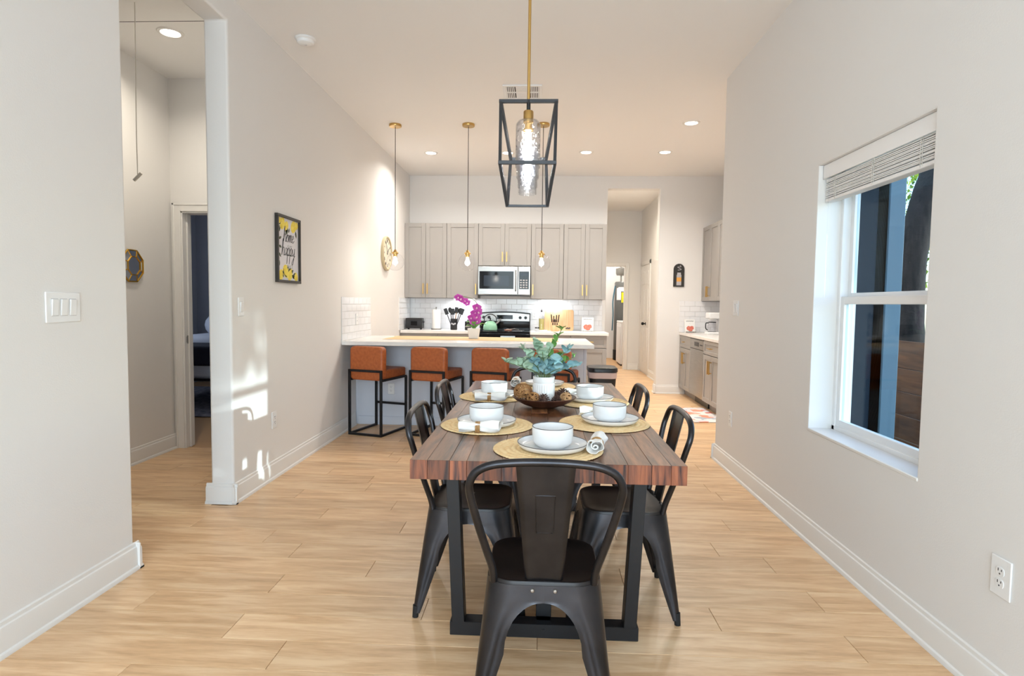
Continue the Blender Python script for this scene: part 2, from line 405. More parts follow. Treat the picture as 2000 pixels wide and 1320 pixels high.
while yy < 12.0:
    iv = []
    if yy < 8.80:
        xr = XR + .02 if yy < 5.10 else 2.30
        if YN < yy < YF: iv.append((XH, xr))
        else:
            iv.append((XL - .02, xr))
            if 1.8 < yy < YH + .1: iv.append((XH, LX + .02))
    else: iv.append((.60, 2.03))
    off = random.uniform(0, 1.22)
    for a, b_ in iv:
        x = a; nx = a + off if off > .25 else a + off + .6
        while x < b_ - .01:
            e = min(nx, b_)
            if b_ - e < .2: e = b_
            plank(x, e, yy); x = e; nx = e + 1.22
    yy += PW; row += 1
# walls
wl = struct(B().prism([(LX, y, z) for y, z in ((-3.2, -.02), (YN, -.02), (YN, ZH), (YF, ZH), (YF, -.02), (YB + .15, -.02), (YB + .15, ZC + .03), (-3.2, ZC + .03))], (WT, 0, 0))
            .build('wall_left', 'wall_paint', bevel=.014, seg=4))
wb = struct(B().prism([(x, YB, z) for x, z in ((LX, -.02), (.987, -.02), (.987, 3.0), (1.745, 3.0), (1.745, -.02), (XKO, -.02), (XKO, ZC + .03), (LX, ZC + .03))], (0, WT, 0))
            .build('wall_back', 'wall_paint', bevel=.010, seg=3))
wr = struct(B().box(XR, XO, -3.2, WY0, -.02, ZC).box(XR, XO, WY1, 5.073, -.02, ZC).box(XR, XO, WY0, WY1, -.02, WZ0).box(XR, XO, WY0, WY1, WZ1, ZC)
            .build('wall_right', 'wall_paint', smooth=0))
wk = struct(B().box(XK, XKO, YS, YB + .15, -.02, ZC).build('wall_kitchen_right', 'wall_paint', smooth=0))
struct(B().box(XO, XK, YS + .03, 5.073, -.02, ZC).build('wall_kitchen_front', 'wall_paint', smooth=0))
struct(B().box(-2.1, XO, -3.2, RY0, -.02, .30).box(-2.1, XO, -3.2, RY0, 2.60, ZC).box(-2.1, -1.65, -3.2, RY0, .30, 2.60).box(1.25, XO, -3.2, RY0, .30, 2.60)
       .build('wall_rear', 'wall_paint', smooth=0))
w2 = struct(B().box(-1.65, 1.25, -3.12, -3.07, .30, .36).box(-1.65, 1.25, -3.12, -3.07, 2.54, 2.60).box(-1.65, -1.59, -3.12, -3.07, .36, 2.54).box(1.19, 1.25, -3.12, -3.07, .36, 2.54).box(-.23, -.17, -3.12, -3.07, .36, 2.54)
       .build('window_2', 'trim_white', smooth=0))
B().box(-1.59, -.23, -3.10, -3.095, .36, 2.54).box(-.17, 1.19, -3.10, -3.095, .36, 2.54).build('pane', 'pane', w2, smooth=0)
# side hall
DX0, DX1, DZ = -3.095, -2.30, 2.065      # bedroom doorway in the hall's end wall
struct(B().box(XH - .12, XH, 1.2, YH + .12, -.02, ZC).build('wall_hall_left', 'wall_paint', smooth=0))
struct(B().box(XH, LX, 1.2, 1.32, -.02, ZC).build('wall_hall_near', 'wall_paint', smooth=0))
struct(B().box(XH, DX0, YH, YH + .12, -.02, ZC).box(DX1, LX, YH, YH + .12, -.02, ZC).box(DX0, DX1, YH, YH + .12, DZ, ZC).build('wall_hall_end', 'wall_paint', smooth=0))
d1 = struct(B().box(DX0 - .005, DX0 + .018, YH - .004, YH + .124, 0, DZ).box(DX1 - .018, DX1 + .005, YH - .004, YH + .124, 0, DZ).box(DX0, DX1, YH - .004, YH + .124, DZ - .018, DZ + .005)
       .box(DX0 + .018, DX0 + .03, YH + .05, YH + .075, 0, DZ - .018).build('door_1', 'trim_white', bevel=.002))
def casing(parent, x0, x1, z1, y, w=.07, sgn=-1):
    for (a, b_, c_, d_) in ((x0 - w, x0, 0, z1 + w), (x1, x1 + w, 0, z1 + w), (x0, x1, z1, z1 + w)):
        m = B().box(a, b_, min(y, y + sgn * .014), max(y, y + sgn * .014), c_, d_)
        if b_ - a < .1:
            q = (a, a + .018) if a < x0 else (b_ - .018, b_)
            m.box(q[0], q[1], min(y, y + sgn * .02), max(y, y + sgn * .02), c_, d_)
        else: m.box(a - w, b_ + w, min(y, y + sgn * .02), max(y, y + sgn * .02), d_ - .018, d_)
        m.build('casing', 'trim_white', parent, bevel=.003)
casing(d1, DX0 + .005, DX1 - .005, DZ - .005, YH)
B().box(DX0 + .018, DX0 + .0205, YH + .03, YH + .055, .92, .99).box(DX0 + .018, DX0 + .023, YH + .024, YH + .032, .93, .98).build('strike_plate', 'steel', d1, bevel=.001)
# bedroom behind that doorway
struct(B().box(-5.6, -5.45, YH, 9.3, -.02, ZC).box(-5.6, LX, 9.2, 9.35, -.02, ZC).box(-5.6, XH - .12, YH, YH + .12, -.02, ZC).build('wall_bedroom', 'bed_wall', smooth=0))
# kitchen rear hall and laundry
struct(B().box(.42, .57, YB + WT, 14.6, -.02, ZC).build('wall_rear_hall_left', 'wall_paint', smooth=0))
HX = 2.03; EX0, EX1, EZ = 1.00, 1.735, 2.095
struct(B().box(HX, HX + .12, YB + WT, 12.12, -.02, ZC).build('wall_rear_hall_right', 'wall_paint', smooth=0))
struct(B().box(.57, EX0, 12.0, 12.12, -.02, ZC).box(EX1, HX, 12.0, 12.12, -.02, ZC).box(EX0, EX1, 12.0, 12.12, EZ, ZC).build('wall_rear_hall_end', 'wall_paint', smooth=0))
struct(B().box(.42, XKO, 14.6, 14.75, -.02, ZC).box(2.65, XKO, 12.1, 14.6, -.02, ZC).box(HX, XKO, 12.0, 12.12, -.02, ZC).build('wall_laundry', 'wall_paint', smooth=0))
d3 = struct(B().box(EX0, EX0 + .018, 11.996, 12.124, 0, EZ).box(EX1 - .018, EX1, 11.996, 12.124, 0, EZ).box(EX0, EX1, 11.996, 12.124, EZ - .018, EZ).build('door_3', 'trim_white'))
casing(d3, EX0 + .005, EX1 - .005, EZ - .005, 12.0, .065)
# white panel door standing in the right wall of the rear hall
d2 = struct(B().box(HX - .012, HX + .03, 10.98, 11.82, .035, 2.06).build('door_2', 'trim_white', bevel=.002))
for (py, pw) in ((11.06, .30), (11.44, .30)):
    for (z0, z1) in ((.22, .88), (1.02, 1.60), (1.70, 1.95)):
        B().box(HX - .020, HX - .011, py, py + pw, z0, z1).build('panel', 'trim_white', d2, bevel=.007)
k = B().cyl((HX - .012, 11.25, .957), (HX - .05, 11.25, .957), .011).lathe([(0, -.03), (.022, -.024), (.03, 0), (.022, .02), (0, .024)], 16, (HX - .066, 11.25, .957), Matrix.Rotation(PI/2, 3, 'Y'))
k.lathe([(0, 0), (.032, 0), (.03, .006), (0, .006)], 16, (HX - .018, 11.25, .957), Matrix.Rotation(PI/2, 3, 'Y')); k.build('door_knob', 'iron', d2)
for a, b_ in ((10.90, 10.97), (11.83, 11.90)): B().box(HX - .018, HX, a, b_, 0, 2.14).build('casing', 'trim_white', d2, bevel=.003)
B().box(HX - .018, HX, 10.90, 11.90, 2.07, 2.14).build('casing', 'trim_white', d2, bevel=.003)
# baseboards with shoe moulding
PROF = [(0, 0), (.028, 0), (.028, .008), (.024, .016), (.017, .02), (.016, .098), (.013, .108), (.008, .112), (.007, .126), (0, .13)]
def baseboard(name, runs):
    b = B()
    for (p0, p1, n) in runs:
        n = Vector((*n, 0)); ext = Vector((p1[0] - p0[0], p1[1] - p0[1], 0))
        b.prism([Vector((p0[0], p0[1], 0)) + n * u + Vector((0, 0, v)) for u, v in PROF], ext)
    return struct(b.build(name, 'trim_white', smooth=30))
E_ = .028
baseboard('baseboard_left', [((XL, -3), (XL, YN + E_), (1, 0)), ((LX - E_, YN), (XL + E_, YN), (0, 1)), ((LX - E_, YF), (XL + E_, YF), (0, -1)), ((XL, YF - E_), (XL, 6.13), (1, 0))])
baseboard('baseboard_right', [((XR, -3), (XR, 5.073 + E_), (-1, 0)), ((XR - E_, 5.073), (XK, 5.073), (0, 1))])
baseboard('baseboard_hall', [((XH, 1.32), (XH, YH), (1, 0)), ((LX, 1.32), (LX, YN), (-1, 0)), ((LX, YF), (LX, YH), (-1, 0)), ((DX1 + .065, YH), (LX, YH), (0, -1))])
baseboard('baseboard_back', [((1.745 - E_, YB), (2.17, YB), (0, -1)), ((1.745, YB - E_), (1.745, YB + .15), (-1, 0))])
baseboard('baseboard_rear_hall', [((HX, 8.95), (HX, 10.90), (-1, 0)), ((HX, 11.90), (HX, 12.0), (-1, 0)), ((EX1 + .065, 12.0), (HX, 12.0), (0, -1)), ((.57, 8.95), (.57, 12.0), (1, 0))])

# ------------------------------------------------------------------ window in the right wall
FX = 1.655
w1 = struct(B().box(FX, FX + .08, WY0, WY1, WZ0, WZ0 + .035).box(FX, FX + .08, WY0, WY1, WZ1 - .035, WZ1).box(FX, FX + .08, WY0, WY0 + .032, WZ0, WZ1).box(FX, FX + .08, WY1 - .032, WY1, WZ0, WZ1)
       .build('window_1', 'white_plastic', bevel=.004))
def sash(name, x, y0, y1, z0, z1, w, wb_, wt_):
    s_ = B().box(x, x + .03, y0, y0 + w, z0, z1).box(x, x + .03, y1 - w, y1, z0, z1).box(x, x + .03, y0 + w, y1 - w, z0, z0 + wb_).box(x, x + .03, y0 + w, y1 - w, z1 - wt_, z1).build(name, 'white_plastic', w1, bevel=.003)
    B().box(x + .013, x + .017, y0 + w, y1 - w, z0 + wb_, z1 - wt_).build('pane', 'pane', s_, smooth=0)
sash('lower_sash', FX + .008, WY0 + .032, WY1 - .032, WZ0 + .03, 1.365, .034, .04, .042)
sash('upper_sash', FX + .042, WY0 + .032, WY1 - .032, 1.335, WZ1 - .03, .034, .05, .04)
B().box(XR - .004, FX, WY0, WY1, WZ0 - .004, WZ0 + .012).build('window_sill', 'trim_white', w1, bevel=.004)
B().box(XR + .001, FX, WY1 - .004, WY1 + .002, WZ0 + .012, WZ1).box(XR + .001, FX, WY0 - .002, WY0 + .004, WZ0 + .012, WZ1).box(XR + .001, FX, WY0, WY1, WZ1 - .004, WZ1).build('window_reveal', 'trim_white', w1, smooth=0)
# raised blind
bl = thing('window_blind', 'white horizontal slat blind drawn up under its valance in the window', 'blind', (0, 0, 0))
B().box(XR + .022, XR + .030, WY0 + .006, WY1 - .006, 2.005, 2.080).box(XR + .022, XR + .06, WY0 + .006, WY0 + .014, 2.005, 2.08).box(XR + .022, XR + .06, WY1 - .014, WY1 - .006, 2.005, 2.08).build('valance', 'slat_white', bl, bevel=.003)
B().box(XR + .036, XR + .086, WY0 + .018, WY1 - .018, 2.03, 2.075).build('headrail', 'slat_white', bl, bevel=.003)
sl = None
for i in range(13):
    z = 2.000 - i * .0080
    m = Matrix.Translation((XR + .06, (WY0 + WY1) / 2, z)) @ Matrix.Rotation(random.uniform(-.06, .06), 4, 'Y') @ Matrix.Rotation(random.uniform(-.006, .006), 4, 'X')
    if sl is None: sl = B().box(-.025, .025, -(WY1 - WY0) / 2 + .02, (WY1 - WY0) / 2 - .02, -.0022, .0022).build('slat', 'slat_white', bl, smooth=0); o = sl
    else: o = inst(sl, bl, (0, 0, 0))
    o.matrix_local = m
B().box(XR + .034, XR + .088, WY0 + .018, WY1 - .018, 1.880, 1.898).build('bottom_rail', 'slat_white', bl, bevel=.004)
for y in (WY0 + .13, (WY0 + WY1) / 2, WY1 - .13):
    B().tube([(XR + .033, y, 2.03), (XR + .031, y, 1.95), (XR + .033, y, 1.885)], .0012, 6).tube([(XR + .033, y + .012, 2.03), (XR + .030, y + .012, 1.94), (XR + .033, y + .012, 1.885)], .0012, 6).build('ladder_cord', 'cord_white', bl)
B().tube([(XR + .024, 3.285, 2.02), (XR + .02, 3.285, 1.99), (XR + .02, 3.285, 1.36)], .0045, 8).build('wand', 'clear_glass', bl)

# ------------------------------------------------------------------ outside the window
struct(B().box(XO, 40, -25, 40, -.62, -.5).build('ground', 'ground', smooth=0))
struct(B().box(XO, XKO, YS, YS + .03, -.5, ZC + .1).build('wall_outside', 'siding_navy', smooth=0))
struct(B().box(2.79, XKO + .012, YS - .022, YS + .10, -.5, ZC + .1).build('trim_1', 'siding_trim', bevel=.004))
fence = thing('board_fence', 'brown horizontal board fence outside the window below the tree', 'fence', (4.2, 0, -.5))
fb = None; zf = 0.02
for hgt in (.28, .28, .27, .27, .32):
    o = B().box(0, .022, 5.2, 9.6, zf, zf + hgt - .008).build('board', 'fence_wood', fence, bevel=.003)
    zf += hgt
for y in (5.3, 7.4, 9.5): B().box(.022, .11, y - .045, y + .045, 0, 1.42).build('post', 'fence_wood', fence, bevel=.004)
def leaf_cloud(n, c, r, size, rnd):
    b = B(); bm = b.bm
    for i in range(n):
        while True:
            p = Vector((rnd.uniform(-1, 1), rnd.uniform(-1, 1), rnd.uniform(-1, 1)))
            if .25 < p.length < 1: break
        p = Vector((p.x * r[0], p.y * r[1], p.z * r[2])) + Vector(c)
        M = Matrix.Rotation(rnd.uniform(0, 6.28), 3, 'Z') @ Matrix.Rotation(rnd.uniform(-1.2, 1.2), 3, 'X'); s = size * rnd.uniform(.6, 1.3)
        v = [bm.verts.new(p + M @ Vector(q) * s) for q in ((0, -.6, 0), (.32, -.1, .06), (0, .6, 0), (-.32, -.1, .06))]
        bm.faces.new((v[0], v[1], v[2])); bm.faces.new((v[0], v[2], v[3]))
    return b
rt = random.Random(3)
tree = thing('tree', 'large dark-barked tree with sunlit yellow-green leaves beyond the fence', 'tree', (0, 0, 0))
B().tube(catmull([(5.52, 9, -.5), (5.50, 9, .4), (5.47, 9, 1.5), (5.48, 9, 2.1), (5.56, 9.0, 2.6), (5.78, 9.05, 3.4), (6.0, 9.05, 4.4)], 5), [.28] * 3 + [.21] * 5 + [.19] * 8 + [.195] * 8 + [.18] * 7, 14).build('trunk', 'bark', tree)
B().tube(catmull([(5.60, 9, 2.6), (5.95, 8.95, 2.75), (6.6, 8.9, 3.1)], 4), .10, 10).tube(catmull([(5.40, 9, 2.2), (5.33, 9, 2.33), (5.31, 8.98, 2.42)], 3), [.1, .1, .09, .08, .06, .05, .03], 8).build('branch', 'bark', tree)
leaf_cloud(5200, (5.9, 10.4, 3.2), (1.7, .9, 1.8), .085, rt).build('foliage', 'leaf_outside', tree, smooth=0, kind='stuff')
t2 = thing('garden_tree', 'sunlit green tree crown standing outside beyond the house wall', 'tree', (0, 0, 0))
leaf_cloud(5200, (9.0, 1.3, 4.05), (1.1, 2.0, 1.3), .18, rt).build('foliage', 'leaf_outside', t2, smooth=0, kind='stuff')
B().tube([(9.2, 1.0, -.5), (9.15, 1.05, 1.4), (9.0, 1.05, 3.6)], [.09, .08, .05], 10).build('trunk', 'bark', t2)

# ------------------------------------------------------------------ ceiling fittings
def can_light(label, x, y, z=ZC, power=CAN_W, group='recessed ceiling lights', color=WARM):
    t = thing('recessed_light', label, 'light', (x, y, z), 0, group)
    B().lathe([(.062, -.001), (.062, -.006), (.066, -.009), (.084, -.006), (.088, 0)], 32).build('trim_ring', 'trim_white', t)
    B().lathe([(0, -.004), (.061, -.004), (.061, -.001), (0, -.001)], 32).build('lens', 'can_glow', t)
    lp = lamp('lamp', 'AREA', power, color, (0, 0, -.014), t, shape='DISK', size=.12); lp.data.spread = math.radians(150)
can_light('round recessed light over kitchen, leftmost of the far ceiling row', -1.38, 7.47)
can_light('round recessed light seen through the lantern cage in the far row', -.414, 7.46)
can_light('round recessed light right of the lantern, third in the far row', .555, 7.43)
can_light('round recessed light at the right end of the far ceiling row', 1.516, 7.42)
can_light('round recessed light nearest the camera at right, in front of far row', 1.535, 6.25)
can_light('round recessed light in the side hall ceiling by the attic hatch', -2.618, 4.157, power=9, color=(1, .91, .76))
can_light('round recessed light in the narrow rear hall past kitchen cabinets', 1.33, 9.75, power=26, color=(1, .91, .76))
sd = thing('smoke_detector', 'white round smoke detector on the ceiling near the left wall', 'smoke detector', (-1.70, 4.275, ZC))
B().lathe([(.068, 0), (.068, -.012), (.06, -.016), (.056, -.034), (.04, -.042), (0, -.044)], 32).build('body', 'white_plastic', sd)
B().lathe([(.0685, 0), (.072, 0), (.072, -.008), (.0685, -.010)], 32).build('base_ring', 'white_plastic', sd)
B().lathe([(.0, -.0455), (.011, -.0455), (.012, -.043), (0, -.042)], 14).build('test_button', 'white_shadow', sd)
vt = thing('ceiling_vent', 'white ceiling air register with dark slots behind the lantern rod', 'vent', (-.17, 5.345, ZC))
B().box(-.155, .155, -.155, .155, -.004, 0).build('backing', 'print_dark', vt, smooth=0)
B().box(-.17, .17, -.17, -.145, -.012, 0).box(-.17, .17, .145, .17, -.012, 0).box(-.17, -.145, -.145, .145, -.012, 0).box(.145, .17, -.145, .145, -.012, 0).box(-.145, .145, -.008, .008, -.011, 0).build('frame', 'white_plastic', vt, bevel=.002)
for sx in (-1, 1):
    for i in range(5):
        x = sx * (.075 + i * .016)
        for sy in (-1, 1):
            B().box(x - .0045, x + .0045, sy * .075 - .062, sy * .075 + .062, -.011, -.004).build('louver', 'white_plastic', vt, smooth=0)
for sy in (-1, 1):
    for i in range(5):
        y = sy * (.02 + i * .027); B().box(-.06, .06, y - .011, y + .011, -.011, -.004).build('louver', 'white_plastic', vt, smooth=0)
ah = thing('attic_hatch', 'flush attic hatch panel in the side hall ceiling with pull cord', 'hatch', (-2.60, 3.45, ZC))
B().box(-.34, .34, -.52, .52, -.012, 0).build('panel', 'ceiling_paint', ah, bevel=.002)
B().box(-.37, .37, .524, .535, -.008, 0).box(-.37, .37, -.535, -.524, -.008, 0).box(-.355, -.344, -.524, .524, -.008, 0).box(.344, .355, -.524, .524, -.008, 0).build('gap_edge', 'iron', ah, smooth=0)
B().tube(catmull([(.03, .27, -.01), (.028, .268, -.4), (.018, .275, -.75), (.022, .27, -1.08)], 5), .0028, 6).build('pull_cord', 'cord_white', ah)
B().box(-.035, .035, -.008, .008, -.008, .008, Matrix.Translation((.022, .27, -1.095)) @ Matrix.Rotation(-.75, 4, 'Y')).build('pull_handle', 'cord_white', ah, bevel=.003)
# ------------------------------------------------------------------ backsplash tiles
_tiles = {}
def tile_field(parent, org, ax, nrm, length, z0, rows, tw=.1524, th=.0762):
    """running-bond tiles on a wall: org = start on wall face at floor, ax = direction along the wall, nrm = out of the wall"""
    ax = Vector((*ax, 0)); nrm = Vector((*nrm, 0)); org = Vector((*org, 0)); g = .0022
    M3 = Matrix((ax, nrm, Vector((0, 0, 1)))).transposed()
    B().prism([org + Vector((0, 0, z0)), org + ax * length + Vector((0, 0, z0)), org + ax * length + Vector((0, 0, z0 + rows * th)), org + Vector((0, 0, z0 + rows * th))], nrm * .004).build('grout', 'grout', parent, smooth=0)
    for r in range(rows):
        x = -(tw / 2 if r % 2 else 0)
        while x < length - .012:
            a = max(x, 0); b_ = min(x + tw, length); w = round(b_ - a - g, 3)
            if w > .012:
                k = (w, tuple(ax), tuple(nrm))
                if k not in _tiles:
                    q = B(); bm = q.bm; h = th - g; c = .002; R0 = []
                    for d, ins in ((.003, 0), (.0075, 0), (.009, c)):
                        R0.append([bm.verts.new(M3 @ Vector((sx * (w / 2 - ins), d, sz * (h / 2 - ins)))) for sx, sz in ((-1,-1),(1,-1),(1,1),(-1,1))])
                    for A, Q in zip(R0, R0[1:]):
                        for i in range(4): bm.faces.new((A[i], A[(i+1)%4], Q[(i+1)%4], Q[i]))
                    bm.faces.new(R0[-1]); o = q.build('tile', 'tile_white', parent, smooth=0); _tiles[k] = o
                else:
                    o = bpy.data.objects.new('tile', _tiles[k].data); COL.objects.link(o); o.parent = parent
                o.location = org + ax * ((a + b_) / 2) + Vector((0, 0, z0 + (r + .5) * th))
            x += tw
ZT = .915
tile_field(wb, (XL + .010, YB), (1, 0), (0, -1), 2.868, ZT, 6)
tile_field(wl, (XL, 5.72), (0, 1), (1, 0), 1.0, ZT, 6, th=.0726)
tile_field(wl, (XL, 8.10), (0, 1), (1, 0), .69, ZT, 6)
tile_field(wb, (2.065, YB), (1, 0), (0, -1), .635, ZT, 6)
tile_field(wk, (XK, 6.95), (0, 1), (-1, 0), 1.84, ZT, 6)

# ------------------------------------------------------------------ cabinets
def shaker(name, x0, x1, z0, z1, y, parent, m='cabinet_grey', fw=.057):
    """a frame-and-panel front facing -y, its back at y"""
    t = .02; g = .0018; x0 += g; x1 -= g; z0 += g; z1 -= g
    b = B().box(x0, x0 + fw, y - t, y, z0, z1).box(x1 - fw, x1, y - t, y, z0, z1).box(x0 + fw, x1 - fw, y - t, y, z0, z0 + fw).box(x0 + fw, x1 - fw, y - t, y, z1 - fw, z1)
    b.box(x0 + fw - .002, x1 - fw + .002, y - .011, y - .002, z0 + fw - .002, z1 - fw + .002)
    return b.build(name, m, parent, bevel=.0015, seg=1)
def pull(x, z0, z1, y, parent, horiz=False):
    b = B()
    if horiz:
        b.bar((x - z1, y - .032, z0), (x + z1, y - .032, z0), .013); ends = [(x - z1 + .015, z0), (x + z1 - .015, z0)]
    else:
        b.bar((x, y - .032, z0), (x, y - .032, z1), .014); ends = [(x, z0 + .015), (x, z1 - .015)]
    for ex, ez in ends: b.bar((ex, y - .032, ez), (ex, y, ez), .009)
    return b.build('handle', 'brass', parent, bevel=.001, seg=1)
def upper(label, x0, x1, z0, z1, ndoor, hside=None, depth=.32, hl=.15):
    w = x1 - x0; t = thing('wall_cabinet', label, 'cabinet', (x0, YB, z0), 0, 'grey upper cabinets on the back wall'); h = z1 - z0
    B().box(0, w, -depth, 0, 0, h).build('body', 'cabinet_grey', t, bevel=.001, seg=1)
    for i in range(ndoor):
        a, b_ = w * i / ndoor, w * (i + 1) / ndoor
        d = shaker('door', a, b_, 0, h, -depth - .001, t)
        hx = (b_ - .03 if i == 0 else a + .03) if ndoor == 2 else (b_ - .03 if hside == 'r' else a + .03)
        pull(hx, .055, .055 + hl, -depth - .021, d)
    return t
Z0, Z1 = 1.375, 2.44
upper('grey two-door wall cabinet at the far left beside the clock', XL + .002, -1.330, Z0, Z1, 2)
upper('grey single-door wall cabinet left of the microwave', -1.328, -.876, Z0, Z1, 1, 'r')
upper('short grey two-door wall cabinet directly above the microwave', -.874, -.122, 1.842, Z1, 2, hl=.14)
upper('grey single-door wall cabinet right of the microwave', -.120, .340, Z0, Z1, 1, 'l')
upper('grey two-door wall cabinet at right beside the rear hall opening', .342, .944, Z0, Z1, 2)
def base_unit(label, loc, rotz, w, ndoor, hside='l', depth=.60, group='grey base cabinets', hz=.13, drawer=True):
    t = thing('base_cabinet', label, 'cabinet', loc, rotz, group)
    B().box(0, w, -depth, 0, .105, .875).build('body', 'cabinet_grey', t, bevel=.001, seg=1)
    B().box(0, w, -depth + .075, -.01, 0, .105).build('toe_kick', 'cabinet_grey', t, smooth=0)
    zt = .70 if drawer else .87
    if drawer:
        d = shaker('drawer', 0, w, .705, .872, -depth - .001, t, fw=.04); pull(w / 2, .79, hz / 2, -depth - .021, d, True)
    for i in range(ndoor):
        a, b_ = w * i / ndoor, w * (i + 1) / ndoor
        d = shaker('door', a, b_, .11, zt, -depth - .001, t)
        hx = (b_ - .03 if i == 0 else a + .03) if ndoor == 2 else (b_ - .03 if hside == 'r' else a + .03)
        pull(hx, zt - .22, zt - .06, -depth - .021, d)
    return t
base_unit('grey base cabinet in the far left corner under the toaster counter', (XL + .002, YB, 0), 0, .53, 2)
base_unit('grey base cabinet under the utensil crock, left of the range', (-1.404, YB, 0), 0, .525, 2)
base_unit('grey base cabinet under the cutting board, right of the range', (-.118, YB, 0), 0, .56, 2)
base_unit('grey base cabinet at the end of the counter, behind the trash can', (.444, YB, 0), 0, .50, 1, 'l')
# right-hand run, fronts facing the aisle
RF = 2.10
RD = XK - RF - .012
base_unit('grey base cabinet in the right corner beyond the dishwasher', (XK - .012, YB - .012, 0), -PI / 2, .618, 2, depth=RD, hz=.05)
base_unit('grey base cabinet on the near side of the dishwasher', (XK - .012, 7.508, 0), -PI / 2, .66, 2, depth=RD)
uc = thing('wall_cabinet', 'grey wall cabinet on the right kitchen wall above the coffee maker', 'cabinet', (XK - .002, YB - .002, Z0), -PI / 2)
B().box(0, 1.5, -.31, 0, 0, Z1 - Z0).build('body', 'cabinet_grey', uc, bevel=.001, seg=1)
for i, (a, b_, hs) in enumerate(((0, .375, 'r'), (.375, .75, 'l'), (.75, 1.125, 'r'), (1.125, 1.5, 'l'))):
    d = shaker('door', a, b_, 0, Z1 - Z0, -.311, uc); pull(b_ - .03 if hs == 'r' else a + .03, .055, .205, -.331, d)
# dishwasher
dw = thing('dishwasher', 'stainless steel dishwasher in the right-hand cabinet run', 'dishwasher', (XK - .012, 8.168, 0), -PI / 2)
B().box(.004, .652, -RD + .02, -.02, .10, .872).build('body', 'black_plastic', dw, smooth=0)
dd = B().box(.004, .652, -RD - .022, -RD + .02, .115, .735).build('door_panel', 'steel', dw, bevel=.004)
cp = B().box(.004, .652, -RD - .022, -RD + .02, .74, .862).build('control_panel', 'steel', dw, bevel=.004)
B().box(.22, .44, -RD - .024, -RD - .021, .775, .83).build('pocket_handle', 'black_plastic', cp, bevel=.003)
for i in range(4): B().cyl((.50 + i * .03, -RD - .025, .80), (.50 + i * .03, -RD - .021, .80), .007).build('button', 'black_plastic', cp)
B().box(.004, .652, -RD - .0225, -RD + .02, .863, .874).build('top_strip', 'black_plastic', dw, smooth=0)
B().box(.02, .64, -RD + .06, -RD + .08, .004, .10).build('kick_plate', 'black_plastic', dw, smooth=0)
# worktops
def worktop(label, loc, dims):
    o = B().box(0, dims[0], 0, dims[1], 0, .04).build('worktop', 'quartz', loc=loc, bevel=.004); tag(o, label, 'countertop', 'white quartz worktops'); return o
worktop('white quartz worktop along the back wall left of the range', (XL + .011, 8.145, .876), (1.05, .645))
worktop('white quartz worktop along the back wall right of the range', (-.118, 8.145, .876), (1.085, .645))
worktop('white quartz worktop on the right-hand run above the dishwasher', (2.07, 6.84, .876), (.63, 1.95))
# ------------------------------------------------------------------ peninsula
PX1 = .50
pn = thing('breakfast_peninsula', 'pale grey panelled breakfast peninsula base behind the leather stools', 'peninsula', (XL, 6.175, 0))
PL = PX1 - XL
B().box(.002, PL, 0, .595, 0, .874).build('body', 'peninsula_grey', pn, bevel=.002)
B().box(.03, PL + .004, -.012, 0, 0, .09).build('base_moulding', 'peninsula_grey', pn, bevel=.003)
B().box(PL - .022, PL + .006, -.006, .03, .09, .874).build('corner_stile', 'peninsula_grey', pn, bevel=.002)
pw = worktop('long white quartz top of the breakfast peninsula', (XL + .002, 5.72, .875), (2.478, 1.06))
def plate(name, label, cat, loc, rotz, w, h, kind, gangs=1, group=None, m='white_plastic'):
    """wall plate facing -y: kind 'rocker' or 'outlet'"""
    t = thing(name, label, cat, loc, rotz, group)
    B().box(-w / 2, w / 2, -.006, 0, -h / 2, h / 2).build('cover_plate', m, t, bevel=.003)
    for g_ in range(gangs):
        cx = (g_ - (gangs - 1) / 2) * .046
        if kind == 'rocker':
            B().box(cx - .0175, cx + .0175, -.0068, -.005, -.035, .035).build('rocker_frame', 'white_shadow', t, smooth=0)
            B().box(cx - .016, cx + .016, -.011, -.004, -.033, .033, Matrix.Rotation(.07, 4, 'X')).build('rocker', m, t, bevel=.0015)
        else:
            for sz in (-1, 1):
                r_ = B(); pts = [(cx + x, -.006, sz * .0195 + z) for x, z in rrect(.034, .029, .011, 4)]; r_.prism(pts, (0, -.0022, 0)); rc = r_.build('receptacle', m, t, bevel=.0006)
                B().box(cx - .0085, cx - .0055, -.0087, -.008, sz * .0195 + .001, sz * .0195 + .010).box(cx + .0055, cx + .0085, -.0087, -.008, sz * .0195 + .002, sz * .0195 + .009).lathe([(0, 0), (.0028, 0), (.0028, .0006), (0, .0006)], 10, (cx, -.0082, sz * .0195 - .007), Matrix.Rotation(PI/2, 3, 'X')).build('slots', 'print_dark', rc, smooth=0)
    return t
plate('power_outlet', 'white power outlet low on the peninsula front beside the leftmost stool', 'outlet', (-1.555, 6.175, .385), 0, .072, .116, 'outlet')
plate('light_switch', 'large triple rocker light switch on the near left wall', 'switch', (XL, 2.322, 1.267), PI / 2, .175, .122, 'rocker', 3)
plate('light_switch', 'narrow single rocker switch on the left wall near the corner', 'switch', (XL, 3.762, 1.262), PI / 2, .072, .12, 'rocker', 1)
plate('power_outlet', 'white power outlet low on the left wall beside the sunlit patch', 'outlet', (XL, 4.225, .427), PI / 2, .075, .125, 'outlet')
plate('light_switch', 'double rocker switch at the far end of the right wall', 'switch', (XR, 4.651, 1.29), -PI / 2, .118, .118, 'rocker', 2)
plate('power_outlet', 'white outlet plate low at the far end of the right wall', 'outlet', (XR, 4.694, .416), -PI / 2, .072, .118, 'outlet')
plate('power_outlet', 'large white power outlet low on the near right wall', 'outlet', (XR, 1.954, .43), -PI / 2, .085, .130, 'outlet')
plate('power_outlet', 'white outlet on the tiled backsplash right of the range', 'outlet', (-.065, YB - .010, 1.135), 0, .075, .12, 'outlet')
